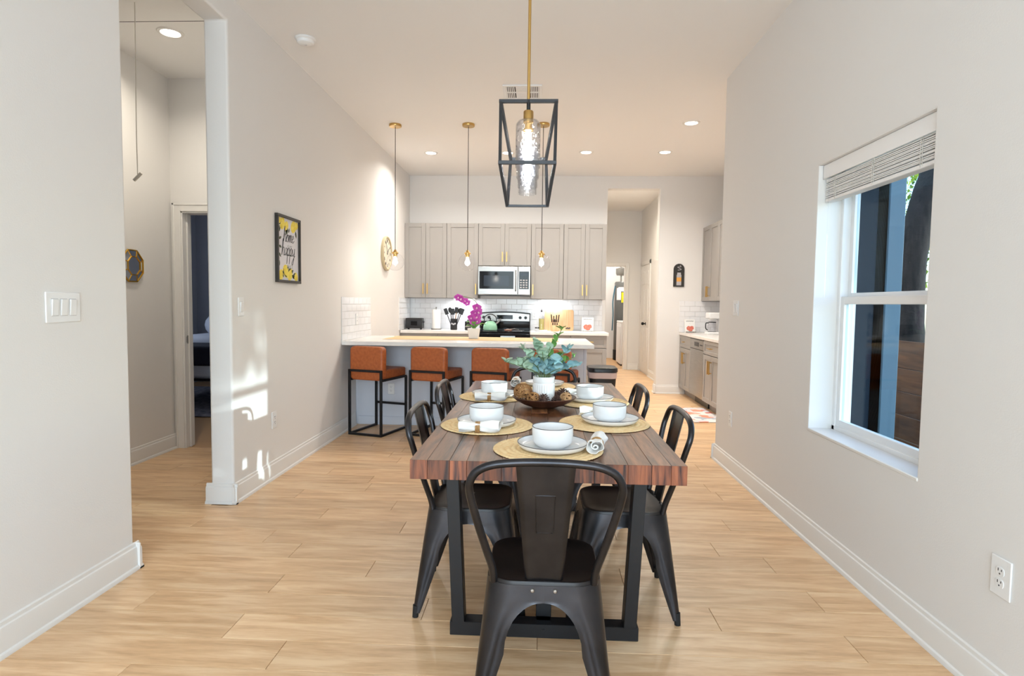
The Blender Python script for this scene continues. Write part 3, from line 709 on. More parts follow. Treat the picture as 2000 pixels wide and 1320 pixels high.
plate('power_outlet', 'white outlet on the left wall tiles above the peninsula', 'outlet', (XL + .010, 6.18, 1.12), PI / 2, .072, .116, 'outlet')

# ------------------------------------------------------------------ range, microwave
rg = thing('range', 'black and stainless electric range with a curved backguard', 'stove', (-.497, YB - .02, 0))
W2 = .374
B().box(-W2, W2, -.62, 0, .08, .895).build('body', 'black_plastic', rg, bevel=.003)
B().box(-W2, W2, -.655, 0, .895, .918).build('cooktop', 'black_glass', rg, bevel=.004)
for bx, by, br in ((-.19, -.48, .10), (.19, -.48, .08), (-.19, -.2, .075), (.19, -.2, .10)):
    B().lathe([(br - .004, .9184), (br, .9184), (br, .919), (br - .004, .919)], 32, (bx, by, 0), closed=True).build('burner_ring', 'print_grey', rg)
od = B().box(-W2, W2, -.665, -.62, .20, .885).build('oven_door', 'black_glass', rg, bevel=.006)
B().tube([(-.33, -.665, .83), (-.33, -.705, .83), (.33, -.705, .83), (.33, -.665, .83)], .011, 10).build('handle', 'steel', od)
B().box(-W2, W2, -.66, -.62, .09, .195).build('drawer', 'black_plastic', rg, bevel=.004)
arch = lambda x, z: z + .022 * (1 - (x / W2) ** 2)
bgp = [(-W2, 0, .918), (W2, 0, .918)] + [(W2 * (1 - i / 8), 0, arch(W2 * (1 - i / 8), 1.165)) for i in range(17)]
B().prism([(x, -.075, z) for x, _, z in bgp], (0, .07, 0)).build('backguard', 'black_plastic', rg, bevel=.004)
fp = [(-W2 + .012, 0, 1.045), (W2 - .012, 0, 1.045)] + [((W2 - .012) * (1 - i / 8), 0, arch((W2 - .012) * (1 - i / 8), 1.148)) for i in range(17)]
pf = B().prism([(x, -.082, z) for x, _, z in fp], (0, .008, 0)).build('control_panel', 'steel', rg, bevel=.002)
B().box(-.12, .115, -.085, -.08, 1.075, 1.135).build('display', 'black_glass', pf, bevel=.002)
for kx in (-.315, -.235, .225, .305): B().cyl((kx, -.082, 1.098), (kx, -.106, 1.098), .023, .019, 18).box(kx - .004, kx + .004, -.112, -.104, 1.08, 1.118).build('knob', 'black_plastic', pf)
B().box(-W2 + .01, W2 - .01, -.079, -.07, .93, 1.035).build('vent_panel', 'black_glass', rg, bevel=.006)
mw = thing('microwave', 'stainless over-the-range microwave under the short wall cabinet', 'microwave', (-.498, YB - .011, 1.425))
B().box(-.374, .374, -.36, 0, 0, .41).build('body', 'steel', mw, bevel=.004)
dr = B().box(-.374, .195, -.395, -.362, .005, .405).build('door', 'steel', mw, bevel=.006)
B().box(-.352, .135, -.3975, -.394, .085, .335).build('door_frame', 'black_glass', dr, bevel=.003)
B().box(-.29, .07, -.3985, -.397, .125, .275).build('window', 'oven_glass', dr, bevel=.002)
B().tube([(.165, -.395, .06), (.165, -.425, .075), (.165, -.425, .33), (.165, -.395, .345)], .010, 10).build('handle', 'steel', dr)
cpn = B().box(.198, .374, -.395, -.362, .005, .405).build('control_panel', 'steel', mw, bevel=.006)
B().box(.213, .352, -.3975, -.394, .085, .335).build('keypad', 'black_glass', cpn, bevel=.002)
for i in range(4):
    for j in range(3): B().box(.226 + j * .04, .252 + j * .04, -.3982, -.397, .10 + i * .034, .118 + i * .034).build('key', 'print_grey', cpn, smooth=0)
B().box(.225, .34, -.3982, -.397, .27, .315).build('display', 'oven_glass', cpn, smooth=0)
B().box(-.36, .36, -.35, -.03, -.012, 0).build('grille', 'black_plastic', mw, smooth=0)
for nm, x, s in (('left of', -1.10, 'above the crock'), ('right of', .19, 'above the knife block')):
    t = thing('under_cabinet_light', f'slim under-cabinet light {nm} the microwave {s}', 'light', (x, 8.66, Z0), 0, 'under-cabinet lights')
    B().box(-.16, .16, -.02, .02, -.014, 0).build('housing', 'white_plastic', t, bevel=.002)
    B().box(-.15, .15, -.015, .015, -.016, -.0135).build('strip', 'led_glow', t, smooth=0)
    lamp('lamp', 'AREA', 2.2, (.92, .96, 1.0), (0, 0, -.02), t, shape='RECTANGLE', size=.3, size_y=.03)
# ------------------------------------------------------------------ things on the back counter
CZ = .916
t = thing('toaster', 'black two-slot toaster at the left end of the counter', 'toaster', (-1.785, 8.45, CZ))
b = B(); sec = rrect(.17, .15, .035, 5)
b.prism([(-.12, y, z + .09) for y, z in sec], (.24, 0, 0)); b.build('body', 'black_plastic', t, bevel=.006)
B().box(-.09, .09, -.045, -.02, .164, .1665).box(-.09, .09, .02, .045, .164, .1665).build('slots', 'steel', t, smooth=0)
B().box(.12, .14, -.015, .015, .10, .12).box(.118, .123, -.006, .006, .04, .13).build('lever', 'black_plastic', t, bevel=.002)
B().box(-.04, .05, -.088, -.084, .06, .12).build('front_badge', 'black_glass', t, bevel=.001)
for sx in (-.09, .09): B().cyl((sx, 0, 0), (sx, 0, .02), .014).build('foot', 'rubber', t)
t = thing('paper_towel_holder', 'white paper towel roll standing on the back counter', 'paper towel', (-1.483, 8.5, CZ))
B().lathe([(0, 0), (.075, 0), (.072, .012), (0, .012)], 28).build('base', 'steel', t)
B().lathe([(.02, .014), (.06, .014), (.061, .018), (.061, .286), (.06, .29), (.02, .29)], 32, closed=True).build('paper_roll', 'paper', t)
B().cyl((0, 0, .01), (0, 0, .312), .006).ell((0, 0, .316), (.011, .011, .011)).build('rod', 'steel', t)
t = thing('utensil_crock', 'black utensil crock with white lettering beside the paper towel', 'crock', (-1.226, 8.5, CZ))
B().lathe([(0, 0), (.047, 0), (.05, .004), (.05, .156), (.046, .16), (.043, .156), (.043, .01), (0, .008)], 28).build('crock', 'black_plastic', t)
B().grid(lambda u, v: (.0506 * math.sin(-.75 + 1.5 * u), -.0506 * math.cos(-.75 + 1.5 * u), .075 + .022 * v + .006 * math.sin(9 * u)), 12, 3).build('printed_band', 'print_grey', t, solid=.0006)
for i, (dx, dy, ln, kind) in enumerate(((-.12, .0, .30, 0), (-.06, .01, .315, 1), (-.015, -.01, .30, 0), (.04, .0, .32, 2), (.09, .01, .31, 1), (.125, 0, .30, 0))):
    t_ = thing('kitchen_utensil', ['black slotted spatula fanned out of the utensil crock', 'black serving spoon standing in the utensil crock', 'black turner standing upright in the utensil crock'][kind] + [', far left', ', left', ', centre', ', mid right', ', right', ', far right'][i], 'utensil', (-1.226 + dx * .15, 8.5 + dy, CZ + .012), 0, 'utensils in the crock')
    p1 = Vector((dx * .85, dy, ln - .03)); p0 = Vector((0, 0, 0)); dirv = (p1 - p0).normalized()
    B().tube([p0, p0.lerp(p1, .7), p1 - dirv * .05], [.007, .006, .006], 8).build('shaft', 'rattan' if kind == 2 else 'black_plastic', t_)
    Mr = Matrix.Rotation(math.atan2(dirv.x, dirv.z), 3, 'Y')
    if kind == 1: B().ell(p1 - dirv * .015, (.028, .010, .042), 12, 8, Mr).build('head', 'black_plastic', t_)
    else: B().box(-.026, .026, -.004, .004, -.045, .045, Matrix.Translation(p1 - dirv * .02) @ Mr.to_4x4()).build('head', 'black_plastic', t_, bevel=.004)
t = thing('canister', 'small black lidded canister half hidden behind the orchid', 'canister', (-1.015, 8.45, CZ))
B().lathe([(0, 0), (.042, 0), (.045, .005), (.045, .10), (.04, .105), (0, .105)], 24).build('body', 'black_plastic', t)
B().lathe([(0, .106), (.046, .106), (.046, .122), (.03, .132), (.012, .136), (.012, .15), (0, .152)], 24).build('lid', 'black_plastic', t)
B().lathe([(.0455, .045), (.0462, .047), (.0462, .058), (.0455, .06)], 24).build('band', 'steel', t)
# kettle on the range
t = thing('kettle', 'mint green kettle with a looped handle on the range', 'kettle', (-.69, 8.42, .920))
B().lathe([(0, 0), (.09, 0), (.10, .006), (.102, .03), (.097, .065), (.082, .10), (.055, .125), (.03, .133), (0, .135)], 36).build('body', 'kettle_green', t)
B().lathe([(0, .135), (.028, .135), (.024, .142), (.008, .146), (.007, .155), (.014, .163), (.012, .172), (0, .176)], 20).build('lid', 'black_metal', t)
B().tube(catmull([(-.08, 0, .09), (-.088, 0, .14), (-.07, 0, .20), (0, 0, .232), (.07, 0, .20), (.088, 0, .14), (.08, 0, .09)], 5), .006, 8).build('handle', 'black_metal', t)
B().tube(catmull([(.075, 0, .085), (.115, 0, .12), (.14, 0, .155), (.15, 0, .16)], 4), [.02, .019, .018, .017, .016, .015, .014, .013, .012, .011, .011, .011, .011], 10).build('spout', 'steel', t)
t = thing('spoon_rest', 'small pink spoon rest with a spoon on the cooktop', 'spoon rest', (-.43, 8.36, .919))
B().lathe([(0, 0), (.045, 0), (.06, .012), (.057, .014), (.044, .005), (0, .004)], 24).build('dish', 'pink_spoon', t)
B().ell((0, 0, .02), (.03, .018, .010)).tube([(.02, 0, .022), (.09, -.03, .03), (.15, -.05, .02)], .006, 8).build('spoon', 'steel', t)
tw = thing('dish_towel', 'pale blue dish towel folded over the oven handle', 'towel', (-.42, 8.07, .845))
B().grid(lambda u, v: ((u - .5) * .20, .0 + (-.018 if v < .5 else .018) * (1 - (1 - abs(2 * v - 1)) ** 6) - .002 * math.sin(u * 12), .012 - .33 * max(0, abs(2 * v - 1) - .06)), 14, 33).build('cloth', 'towel_blue', tw, solid=.006)
# right of the range
t = thing('cutting_board', 'large pale wooden cutting board leaning on the backsplash', 'cutting board', (.30, 8.705, CZ))
b = B(); b.prism([(x, -.01, z + .155) for x, z in rrect(.43, .31, .03, 5)], (0, .02, 0)); o = b.build('board', 'maple', t, bevel=.004); o.rotation_euler.x = -.12
for i in range(4): B().box(.10 + i * .017, .113 + i * .017, -.0125, -.010, .02, .045 + .006 * (i % 2)).build('burned_mark', 'print_dark', o, smooth=0)
t = thing('knife_block', 'wooden knife block with dark handled knives before the cutting board', 'knife block', (.235, 8.52, CZ))
MB = Matrix.Rotation(.42, 4, 'X')
B().prism([(-.055, -.07, 0), (-.055, .07, 0), (-.055, .075, .10), (-.055, -.03, .135), (-.055, -.075, .06)], (.11, 0, 0)).build('block', 'maple', t, bevel=.005)
for i, (kx, ky, ln, tx) in enumerate(((-.04, .035, .20, -.10), (-.015, .035, .17, -.02), (.015, .035, .19, .06), (.042, .03, .195, .12), (-.042, -.02, .10, -.05), (-.022, -.02, .09, 0), (-.002, -.02, .095, 0), (.02, -.02, .09, .02), (.042, -.02, .10, .05), (-.03, -.045, .07, 0), (.0, -.045, .07, 0), (.03, -.045, .07, 0))):
    zb = .10 if ky > 0 else (.105 if ky > -.03 else .075)
    B().box(-.008, .008, -.011, .011, 0, ln * .72, Matrix.Translation((kx, ky, zb)) @ Matrix.Rotation(tx, 4, 'Y') @ Matrix.Rotation(.18, 4, 'X')).build('knife_handle', 'knife_handle', t, bevel=.003)
t = thing('oil_bottle', 'clear bottle of golden oil beside the knife block', 'bottle', (.042, 8.56, CZ + .010))
B().lathe([(0, 0), (.036, 0), (.04, .004), (.04, .185), (.03, .21), (.013, .225), (.013, .262), (.0, .262)], 24).build('bottle', 'carafe_glass', t)
B().lathe([(0, .004), (.037, .004), (.037, .165), (0, .165)], 24).build('oil', 'oil', t)
B().lathe([(0, .262), (.014, .262), (.014, .285), (.006, .29), (.005, .31), (0, .312)], 16).build('pourer', 'black_plastic', t)
tr_ = B().lathe([(0, 0), (.09, 0), (.098, .01), (.095, .012), (.085, .006), (0, .006)], 28).build('trivet_dish', 'ceramic', loc=(.035, 8.55, CZ)); tag(tr_, 'small white dish under the oil bottle', 'dish')
for i, (sx, sy) in enumerate(((-.035, 8.43), (.0, 8.42))):
    t = thing('spice_jar', ['small spice jar with dark lid, left of a pair', 'small spice jar with dark lid, right of a pair'][i] + ' in front of the oil', 'jar', (sx, sy, CZ), 0, 'spice jars')
    B().lathe([(0, 0), (.014, 0), (.015, .003), (.015, .04), (0, .042)], 14).build('jar', 'clear_glass', t); B().lathe([(0, .041), (.015, .041), (.015, .056), (0, .057)], 14).build('lid', 'print_dark', t)
def cookbook(name, label, loc, rotz, w, h):
    t = thing(name, label, 'cookbook', loc, rotz); Mx = Matrix.Rotation(-.22, 4, 'X')
    b1 = B().box(-w / 2, w / 2, 0, .02, 0, h).build('book', 'paper', t, bevel=.002); b1.matrix_local = Matrix.Translation((0, 0, .006)) @ Mx
    rb = random.Random(5)
    for i in range(9):
        a = rb.uniform(0, 6.28); r = rb.uniform(0, 1) ** .5
        B().lathe([(0, 0), (.55, 0), (.5, .05), (0, .08)], 12, (r * .27 * w * math.cos(a), -.0005, h * .36 + r * .2 * h * math.sin(a)), Matrix.Rotation(PI / 2, 3, 'X') @ Matrix.Diagonal((w * .3, w * .24, .012))).build('cover_picture', 'print_red', b1)
    B().tube([(-w * .36 + i * w * .09, -.0008, h * .86 + .004 * (-1) ** i) for i in range(9)], .003, 6).build('cover_title', 'print_dark', b1)
    B().bar((-w / 2, -.02, .012), (w / 2, -.02, .012), .008).bar((-w / 3, 0, .006), (-w / 3, .09, .006), .008).bar((w / 3, 0, .006), (w / 3, .09, .006), .008).bar((0, .09, .006), (0, .03, h * .7), .008).build('stand', 'steel', t)
    return t
cookbook('cookbook', 'white cookbook with red picture on a stand, right end of back counter', (.705, 8.55, CZ), -.12, .17, .20)
cookbook('cookbook', 'white cookbook with red dish on its cover, corner of right counter', (2.20, 8.66, CZ), .10, .15, .19)
# coffee maker on the right counter
t = thing('coffee_maker', 'white drip coffee maker with glass carafe on the right counter', 'coffee maker', (2.44, 8.25, CZ), -PI / 2)
B().box(-.09, .09, -.13, .11, 0, .035).build('base', 'white_plastic', t, bevel=.008)
B().box(-.09, .09, .03, .11, .035, .22).build('column', 'white_plastic', t, bevel=.008)
B().box(-.095, .095, -.12, .11, .215, .30).build('water_tank', 'white_plastic', t, bevel=.014)
B().lathe([(.06, .20), (.05, .215), (.0, .215)], 20, (0, -.045, 0)).build('filter_basket', 'white_plastic', t)
B().lathe([(0, .038), (.055, .038), (.066, .07), (.062, .12), (.05, .15), (.052, .16)], 28, (0, -.05, 0)).build('carafe', 'carafe_glass', t)
B().lathe([(0, .161), (.052, .161), (.05, .172), (0, .175)], 24, (0, -.05, 0)).tube(catmull([(0, -.10, .155), (0, -.135, .15), (0, -.135, .08), (0, -.11, .06)], 4), .007, 8).build('carafe_lid', 'black_plastic', t)
B().lathe([(0, .0355), (.06, .0355), (.06, .039), (0, .039)], 24, (0, -.05, 0)).build('hot_plate', 'black_plastic', t)
# rug by the dishwasher
rg_ = B().grid(lambda u, v: ((u - .5) * .40, (v - .5) * .92, .006 + .0015 * math.sin(40 * u) * math.sin(31 * v)), 32, 40).build('kitchen_rug', 'kilim', loc=(1.93, 7.09, 0), solid=.006); rg_.rotation_euler.z = .05
tag(rg_, 'small patterned red white and grey rug in front of the dishwasher', 'rug')
# trash can at the peninsula end
t = thing('trash_can', 'black lidded trash can with a pale pink bag edge', 'trash can', (.690, 6.38, 0))
def rr_loft(b, levels, n=6):
    rings = [[b.bm.verts.new((x, y, z)) for x, y in rrect(w, d, r, n)] for (w, d, r, z) in levels]
    for A, Q in zip(rings, rings[1:]):
        for i in range(len(A)): b.bm.faces.new((A[i], A[(i+1) % len(A)], Q[(i+1) % len(A)], Q[i]))
    b.bm.faces.new(rings[0][::-1]); b.bm.faces.new(rings[-1]); return b
rr_loft(B(), [(.22, .26, .06, 0), (.225, .27, .06, .01), (.285, .33, .07, .56)]).build('bin', 'black_plastic', t)
rr_loft(B(), [(.286, .331, .07, .525), (.296, .341, .075, .53), (.30, .345, .075, .585), (.288, .335, .075, .59)]).build('bag_edge', 'bag_pink', t)
rr_loft(B(), [(.30, .345, .075, .592), (.312, .357, .08, .597), (.312, .357, .08, .625), (.30, .345, .075, .637), (.25, .30, .07, .642)]).build('lid', 'black_plastic', t)

# ------------------------------------------------------------------ bar stools
def make_stool(label, loc, rotz):
    t = thing('bar_stool', label, 'bar stool', loc, rotz, 'leather stools along the peninsula')
    hw, y0, y1, T = .178, -.25, .222, .022        # y0 = back of the stool
    zs, zb = .545, .635
    for sx in (-1, 1):
        B().bar((sx * hw, y0, 0), (sx * hw, y0, zb + T / 2), T).build('leg', 'black_metal', t, bevel=.0015, seg=1)
        B().bar((sx * hw, y1, 0), (sx * hw, y1, zs), T).build('leg', 'black_metal', t, bevel=.0015, seg=1)
        B().bar((sx * hw, y0, T / 2), (sx * hw, y1, T / 2), T).build('floor_rail', 'black_metal', t, bevel=.0015, seg=1)
        B().bar((sx * hw, y0, zs), (sx * hw, y1, zs), T).build('seat_rail', 'black_metal', t, bevel=.0015, seg=1)
    B().bar((-hw, y0, T / 2), (hw, y0, T / 2), T).build('floor_rail', 'black_metal', t, bevel=.0015, seg=1)
    B().bar((-hw, y0, zb), (hw, y0, zb), T).build('back_rail', 'black_metal', t, bevel=.0015, seg=1)
    B().bar((-hw, y1, .25), (hw, y1, .25), T).build('footrest', 'black_metal', t, bevel=.0015, seg=1)
    st = B(); st.box(-hw + .004, hw - .004, y0 + .014, y1 + .012, zs + .0, zs + .095); st.build('seat', 'leather', t, bevel=.022, seg=4)
    bk = B(); pts = [(x, 0, z) for x, z in rrect(.368, .330, .045, 6)]
    bk.prism([(x, y0 + .012, z + .706) for x, _, z in pts], (0, .085, 0)); bk.build('backrest', 'leather', t, bevel=.016, seg=3)
    return t
st0 = make_stool('rust leather bar stool nearest the left wall', (-1.600, 5.865, 0), -.30)
dup(st0, 'rust leather bar stool second from the left wall', (-1.006, 5.875, 0), -.27)
dup(st0, 'rust leather bar stool third from the left wall', (-.410, 5.875, 0), -.27)
dup(st0, 'rust leather bar stool behind the eucalyptus, nearest the trash can', (.190, 5.88, 0), -.27)

# ------------------------------------------------------------------ peninsula top: runner, orchid
rn = B().grid(lambda u, v: (-1.63 + 1.84 * u, 6.10 + .62 * v, .9165 + .0012 * (math.sin(v * 160) > 0)), 3, 64).build('table_runner', 'bamboo', solid=.0012, smooth=0)
tag(rn, 'long pale bamboo runner laid along the peninsula top', 'table runner')
oc = thing('orchid_plant', 'magenta orchid in a square white pot on the peninsula', 'orchid', (-.705, 6.42, .919))
rr_loft(B(), [(.10, .10, .012, 0), (.132, .132, .012, .112), (.122, .122, .010, .112), (.115, .115, .010, .095)], 3).build('pot', 'ceramic', oc, bevel=.002)
for a, ln, dz in ((.3, .13, .07), (2.6, .10, .09), (1.4, .09, .11), (-.6, .11, .06), (3.6, .09, .05), (4.8, .08, .09)):
    def lf(u, v, a=a, ln=ln, dz=dz):
        r = ln * v; w = .024 * math.sin(PI * min(1, v * .9 + .08)) * (u - .5) * 2
        return (r * math.cos(a) - w * math.sin(a), r * math.sin(a) + w * math.cos(a), .10 + dz * math.sin(v * 2.2) - .006 * (1 - abs(2 * u - 1)))
    B().grid(lf, 5, 8).build('leaf', 'leaf_green', oc, solid=.002)
stem = catmull([(.01, 0, .09), (.035, 0, .20), (.045, .0, .32), (.01, 0, .41), (-.08, 0, .45), (-.17, 0, .455), (-.20, 0, .45)], 5)
B().tube(stem, .0035, 6).build('stem', 'stem_green', oc)
fl = B()
for k in range(5):
    a = PI / 2 + k * 2 * PI / 5; big = 1.15 if k in (1, 4) else 1.0
    fl.grid(lambda u, v, a=a, big=big: ((.031 * v * big) * math.cos(a) - .017 * big * math.sin(PI * v ** .8) * (2 * u - 1) * math.sin(a), -.006 * math.sin(PI * v) - .004 * v, (.031 * v * big) * math.sin(a) + .017 * big * math.sin(PI * v ** .8) * (2 * u - 1) * math.cos(a)), 5, 6)
fl0 = fl.build('flower', 'petal', oc, solid=.001)
core = B().ell((0, -.008, -.003), (.006, .007, .008), 8, 6).build('flower_lip', 'petal_core', fl0)
for i, (x, z, s, rz) in enumerate(((-.175, .445, .95, .2), (-.135, .43, 1.0, -.3), (-.10, .405, .9, .3), (-.072, .385, .85, 0), (.028, .335, 1.15, .3), (.055, .285, 1.1, -.2), (.015, .275, 1.2, .1), (.03, .235, 1.1, .4), (-.025, .225, 1.0, -.3), (.04, .19, .95, 0), (-.01, .18, 1.0, .2))):
    f = fl0 if i == 0 else fl0.copy()
    if i: COL.objects.link(f); cc = core.copy(); COL.objects.link(cc); cc.parent = f
    f.location = (x, -.012 - .01 * (i % 2), z); f.scale = (s * 1.4,) * 3; f.rotation_euler = (random.uniform(-.3, .3), random.uniform(-.5, .5), rz)

# ------------------------------------------------------------------ globe pendants over the peninsula
def globe(label, x, y, zc=1.735):
    t = thing('globe_pendant', label, 'pendant lamp', (x, y, ZC), 0, 'globe pendants over the peninsula'); d = zc - ZC
    B().lathe([(0, 0), (.063, 0), (.065, -.004), (.065, -.022), (.062, -.026), (0, -.026)], 32).build('canopy', 'brass', t)
    B().cyl((0, 0, -.026), (0, 0, d + .125), .0035, seg=8).build('cord', 'black_plastic', t)
    B().lathe([(0, d + .13), (.012, d + .13), (.016, d + .115), (.034, d + .10), (.034, d + .085), (.022, d + .083), (.02, d + .055), (0, d + .05)], 24).build('socket', 'brass', t)
    B().lathe([(.03 if i == 12 else .095 * math.sin(PI * i / 13.2), d - .095 * math.cos(PI * i / 13.2)) for i in range(13)], 32).build('glass_globe', 'clear_glass', t)
    B().lathe([(0, d + .052), (.012, d + .05), (.014, d + .03), (.026, d), (.022, d - .018), (.01, d - .027), (0, d - .029)], 20).build('bulb', 'bulb_glow', t)
globe('brass globe pendant nearest the wall clock on the left', -1.545, 6.30)
globe('middle brass globe pendant over the peninsula, above the orchid', -.766, 6.29)
globe('brass globe pendant hanging just right of the lantern', .020, 6.28)

# ------------------------------------------------------------------ rear hall and laundry
t = thing('washing_machine', 'white washing machine seen through the laundry doorway', 'washer', (1.76, 12.72, 0))
B().box(0, .68, 0, .70, .03, .91).build('body', 'white_plastic', t, bevel=.012)
B().box(0, .68, 0, .70, .912, .955).build('top', 'white_plastic', t, bevel=.012)
B().box(-.008, .0, .06, .64, .30, .84).build('front_panel', 'white_plastic', t, bevel=.004)
B().box(.02, .66, .02, .68, 0, .03).build('plinth', 'iron', t, smooth=0)
t = thing('water_heater', 'dark grey water heater with yellow label in the laundry room', 'water heater', (2.03, 14.15, 0))
B().lathe([(0, .25), (.235, .25), (.24, .26), (.24, 1.82), (.22, 1.85), (0, 1.86)], 32).build('tank', 'heater_grey', t)
B().lathe([(0, 0), (.25, 0), (.25, .24), (0, .24)], 24).build('stand', 'iron', t)
def lab(a0, a1, z0, z1): return lambda u, v: (.2415 * math.sin(a0 + (a1 - a0) * u), -.2415 * math.cos(a0 + (a1 - a0) * u), z0 + (z1 - z0) * v)
B().grid(lab(-.45, .35, 1.36, 1.60), 8, 2).build('yellow_label', 'label_yellow', t, solid=.001)
B().grid(lab(-1.0, -.5, 1.42, 1.70), 6, 2).build('white_label', 'paper', t, solid=.001)
B().grid(lab(-.8, -.2, 1.62, 1.72), 6, 2).build('white_label', 'paper', t, solid=.001)
B().tube([(-.1, -.05, 1.85), (-.1, -.05, 2.15), (-.1, .2, 2.3)], .02, 10).tube([(.1, -.05, 1.85), (.1, -.05, 2.1), (.25, -.05, 2.2)], .02, 10).lathe([(0, 2.0), (.12, 2.0), (.14, 2.05), (.14, 2.16), (0, 2.2)], 20, (-.08, 0, 0)).build('pipes', 'pipe_metal', t)
B().tube(catmull([(-.24, -.1, 1.75), (-.29, -.14, 1.4), (-.28, -.13, 1.05), (-.29, -.1, .7)], 5), .014, 8).build('hose', 'hose_blue', t)
lamp('laundry_ceiling_lamp', 'AREA', 40, (1, .93, .84), (1.4, 13.4, ZC - .03), shape='DISK', size=.3)
# ------------------------------------------------------------------ bedroom glimpse
t = thing('bed', 'bed with pale duvet and navy blanket seen through the hall doorway', 'bed', (-4.15, 7.85, .0135))
B().box(-.80, .80, -.98, 1.0, .34, .62).build('mattress', 'duvet', t, bevel=.05, seg=4)
B().box(-.84, .84, -1.02, -.35, .50, .735).build('blanket', 'blanket_navy', t, bevel=.04, seg=4)
B().box(-.83, .83, -.35, .95, .48, .80).build('duvet', 'duvet', t, bevel=.08, seg=4)
for sx in (-.45, .4): B().ell((sx, .72, .92), (.36, .16, .22), 16, 10).build('pillow', 'duvet', t)
for sx in (-.80, -.04, .80):
    B().cyl((sx, -1.0, 0), (sx, -1.0, .36), .016, seg=10).lathe([(0, .0), (.03, .01), (.02, .05), (.016, .06)], 12, (sx, -1.0, 0)).lathe([(.016, .10), (.05, .14), (.06, .17), (.03, .21), (.016, .24)], 12, (sx, -1.0, 0)).build('leg', 'iron', t)
B().bar((-.82, -1.0, .335), (.82, -1.0, .335), .03).build('bed_rail', 'iron', t)
t = B().box(-1.25, 1.25, -1.2, 1.0, 0.001, .013).build('bedroom_rug', 'bed_rug', loc=(-4.15, 7.55, 0), bevel=.003); tag(t, 'grey patterned rug under the bed in the bedroom', 'rug')
lamp('bedroom_fill_light', 'AREA', 9, (.72, .82, 1.0), (-5.40, 7.4, 1.5), shape='RECTANGLE', size=1.4, size_y=1.2).rotation_euler = (0, math.radians(-90), 0)  # added weak cool lamp inside the bedroom; no window is built there

# ------------------------------------------------------------------ wall pieces
ck = thing('wall_clock', 'large round cream wall clock on the left kitchen wall', 'clock', (XL, 7.39, 1.915), PI / 2)
Mc = Matrix.Rotation(PI / 2, 3, 'X')
B().lathe([(0, .0), (.212, 0), (.215, .008), (.215, .03), (.205, .038), (.19, .034), (.188, .02), (0, .018)], 48, (0, 0, 0), Mc).build('case', 'clock_rim', ck)
B().lathe([(0, .021), (.188, .021), (.188, .024), (0, .024)], 48, (0, 0, 0), Mc).build('dial', 'clock_face', ck)
for i in range(12):
    a = 2 * PI * i / 12; n_ = (3, 1, 2, 3, 2, 1, 2, 3, 4, 2, 1, 2)[i]
    b = B()
    for j in range(n_):
        o_ = (j - (n_ - 1) / 2) * .011
        b.box(o_ - .003, o_ + .003, -.0265, -.024, .135, .172, Matrix.Rotation(a, 4, 'Y'))
    b.build('numeral', 'print_dark', ck, smooth=0)
B().box(-.004, .004, -.029, -.026, -.02, .10, Matrix.Rotation(.9, 4, 'Y')).build('hour_hand', 'print_dark', ck, smooth=0)
B().box(-.003, .003, -.032, -.029, -.02, .15, Matrix.Rotation(-.5, 4, 'Y')).build('minute_hand', 'print_dark', ck, smooth=0)
ws = thing('wine_sign', 'black arched sign with a bottle picture on the back wall', 'sign', (2.043, YB, 1.582))
pts = [(-.078, 0), (.078, 0)] + [(.078 * math.cos(PI * i / 14), .257 + .078 * math.sin(PI * i / 14)) for i in range(15)]
B().prism([(x, -.018, z) for x, z in pts], (0, .018, 0)).build('board', 'sign_black', ws, bevel=.002)
B().prism([(x, -.0205, z) for x, z in ((-.034, .02), (.034, .02), (.034, .165), (.026, .185), (.026, .205), (-.026, .205), (-.026, .185), (-.034, .165))], (0, .003, 0)).build('bottle_print', 'print_grey', ws, smooth=0)
B().box(-.034, .034, -.0215, -.0205, .075, .135).build('bottle_label', 'print_orange', ws, smooth=0)
B().tube(catmull([(-.02, -.0195, .24), (.03, -.0195, .25), (.0, -.0195, .27), (-.025, -.0195, .285), (.025, -.0195, .29), (.01, -.0195, .31)], 5), .004, 6).build('script_flourish', 'print_grey', ws)
# octagonal mirror in the hall
om = thing('octagon_mirror', 'gold framed octagonal mirror on the hall wall', 'mirror', (XH, 4.485, 1.562), PI / 2)
def octo(r, y): return [Vector((r * math.cos(PI / 8 + k * PI / 4), y, r * math.sin(PI / 8 + k * PI / 4))) for k in range(8)]
o1, o2, o3 = octo(.132, -.012), octo(.128, -.014), octo(.075, -.026)
B().prism(octo(.128, 0), (0, -.010, 0)).build('backing', 'frame_black', om, smooth=0)
for k in range(8):
    B().prism([o2[k], o2[(k + 1) % 8], o3[(k + 1) % 8], o3[k]], (0, .004, 0)).build('side_mirror', 'mirror', om, smooth=0)
B().prism(octo(.075, -.022), (0, -.003, 0)).build('centre_mirror', 'mirror', om, smooth=0)
for r_, y_, w_ in ((.131, -.014, .006), (.076, -.027, .005)): B().tube(octo(r_, y_), w_, 8, closed=True).build('gold_ring', 'gold', om)
for k in range(8): B().tube([o1[k], o3[k]], .0045, 8).build('gold_bar', 'gold', om)
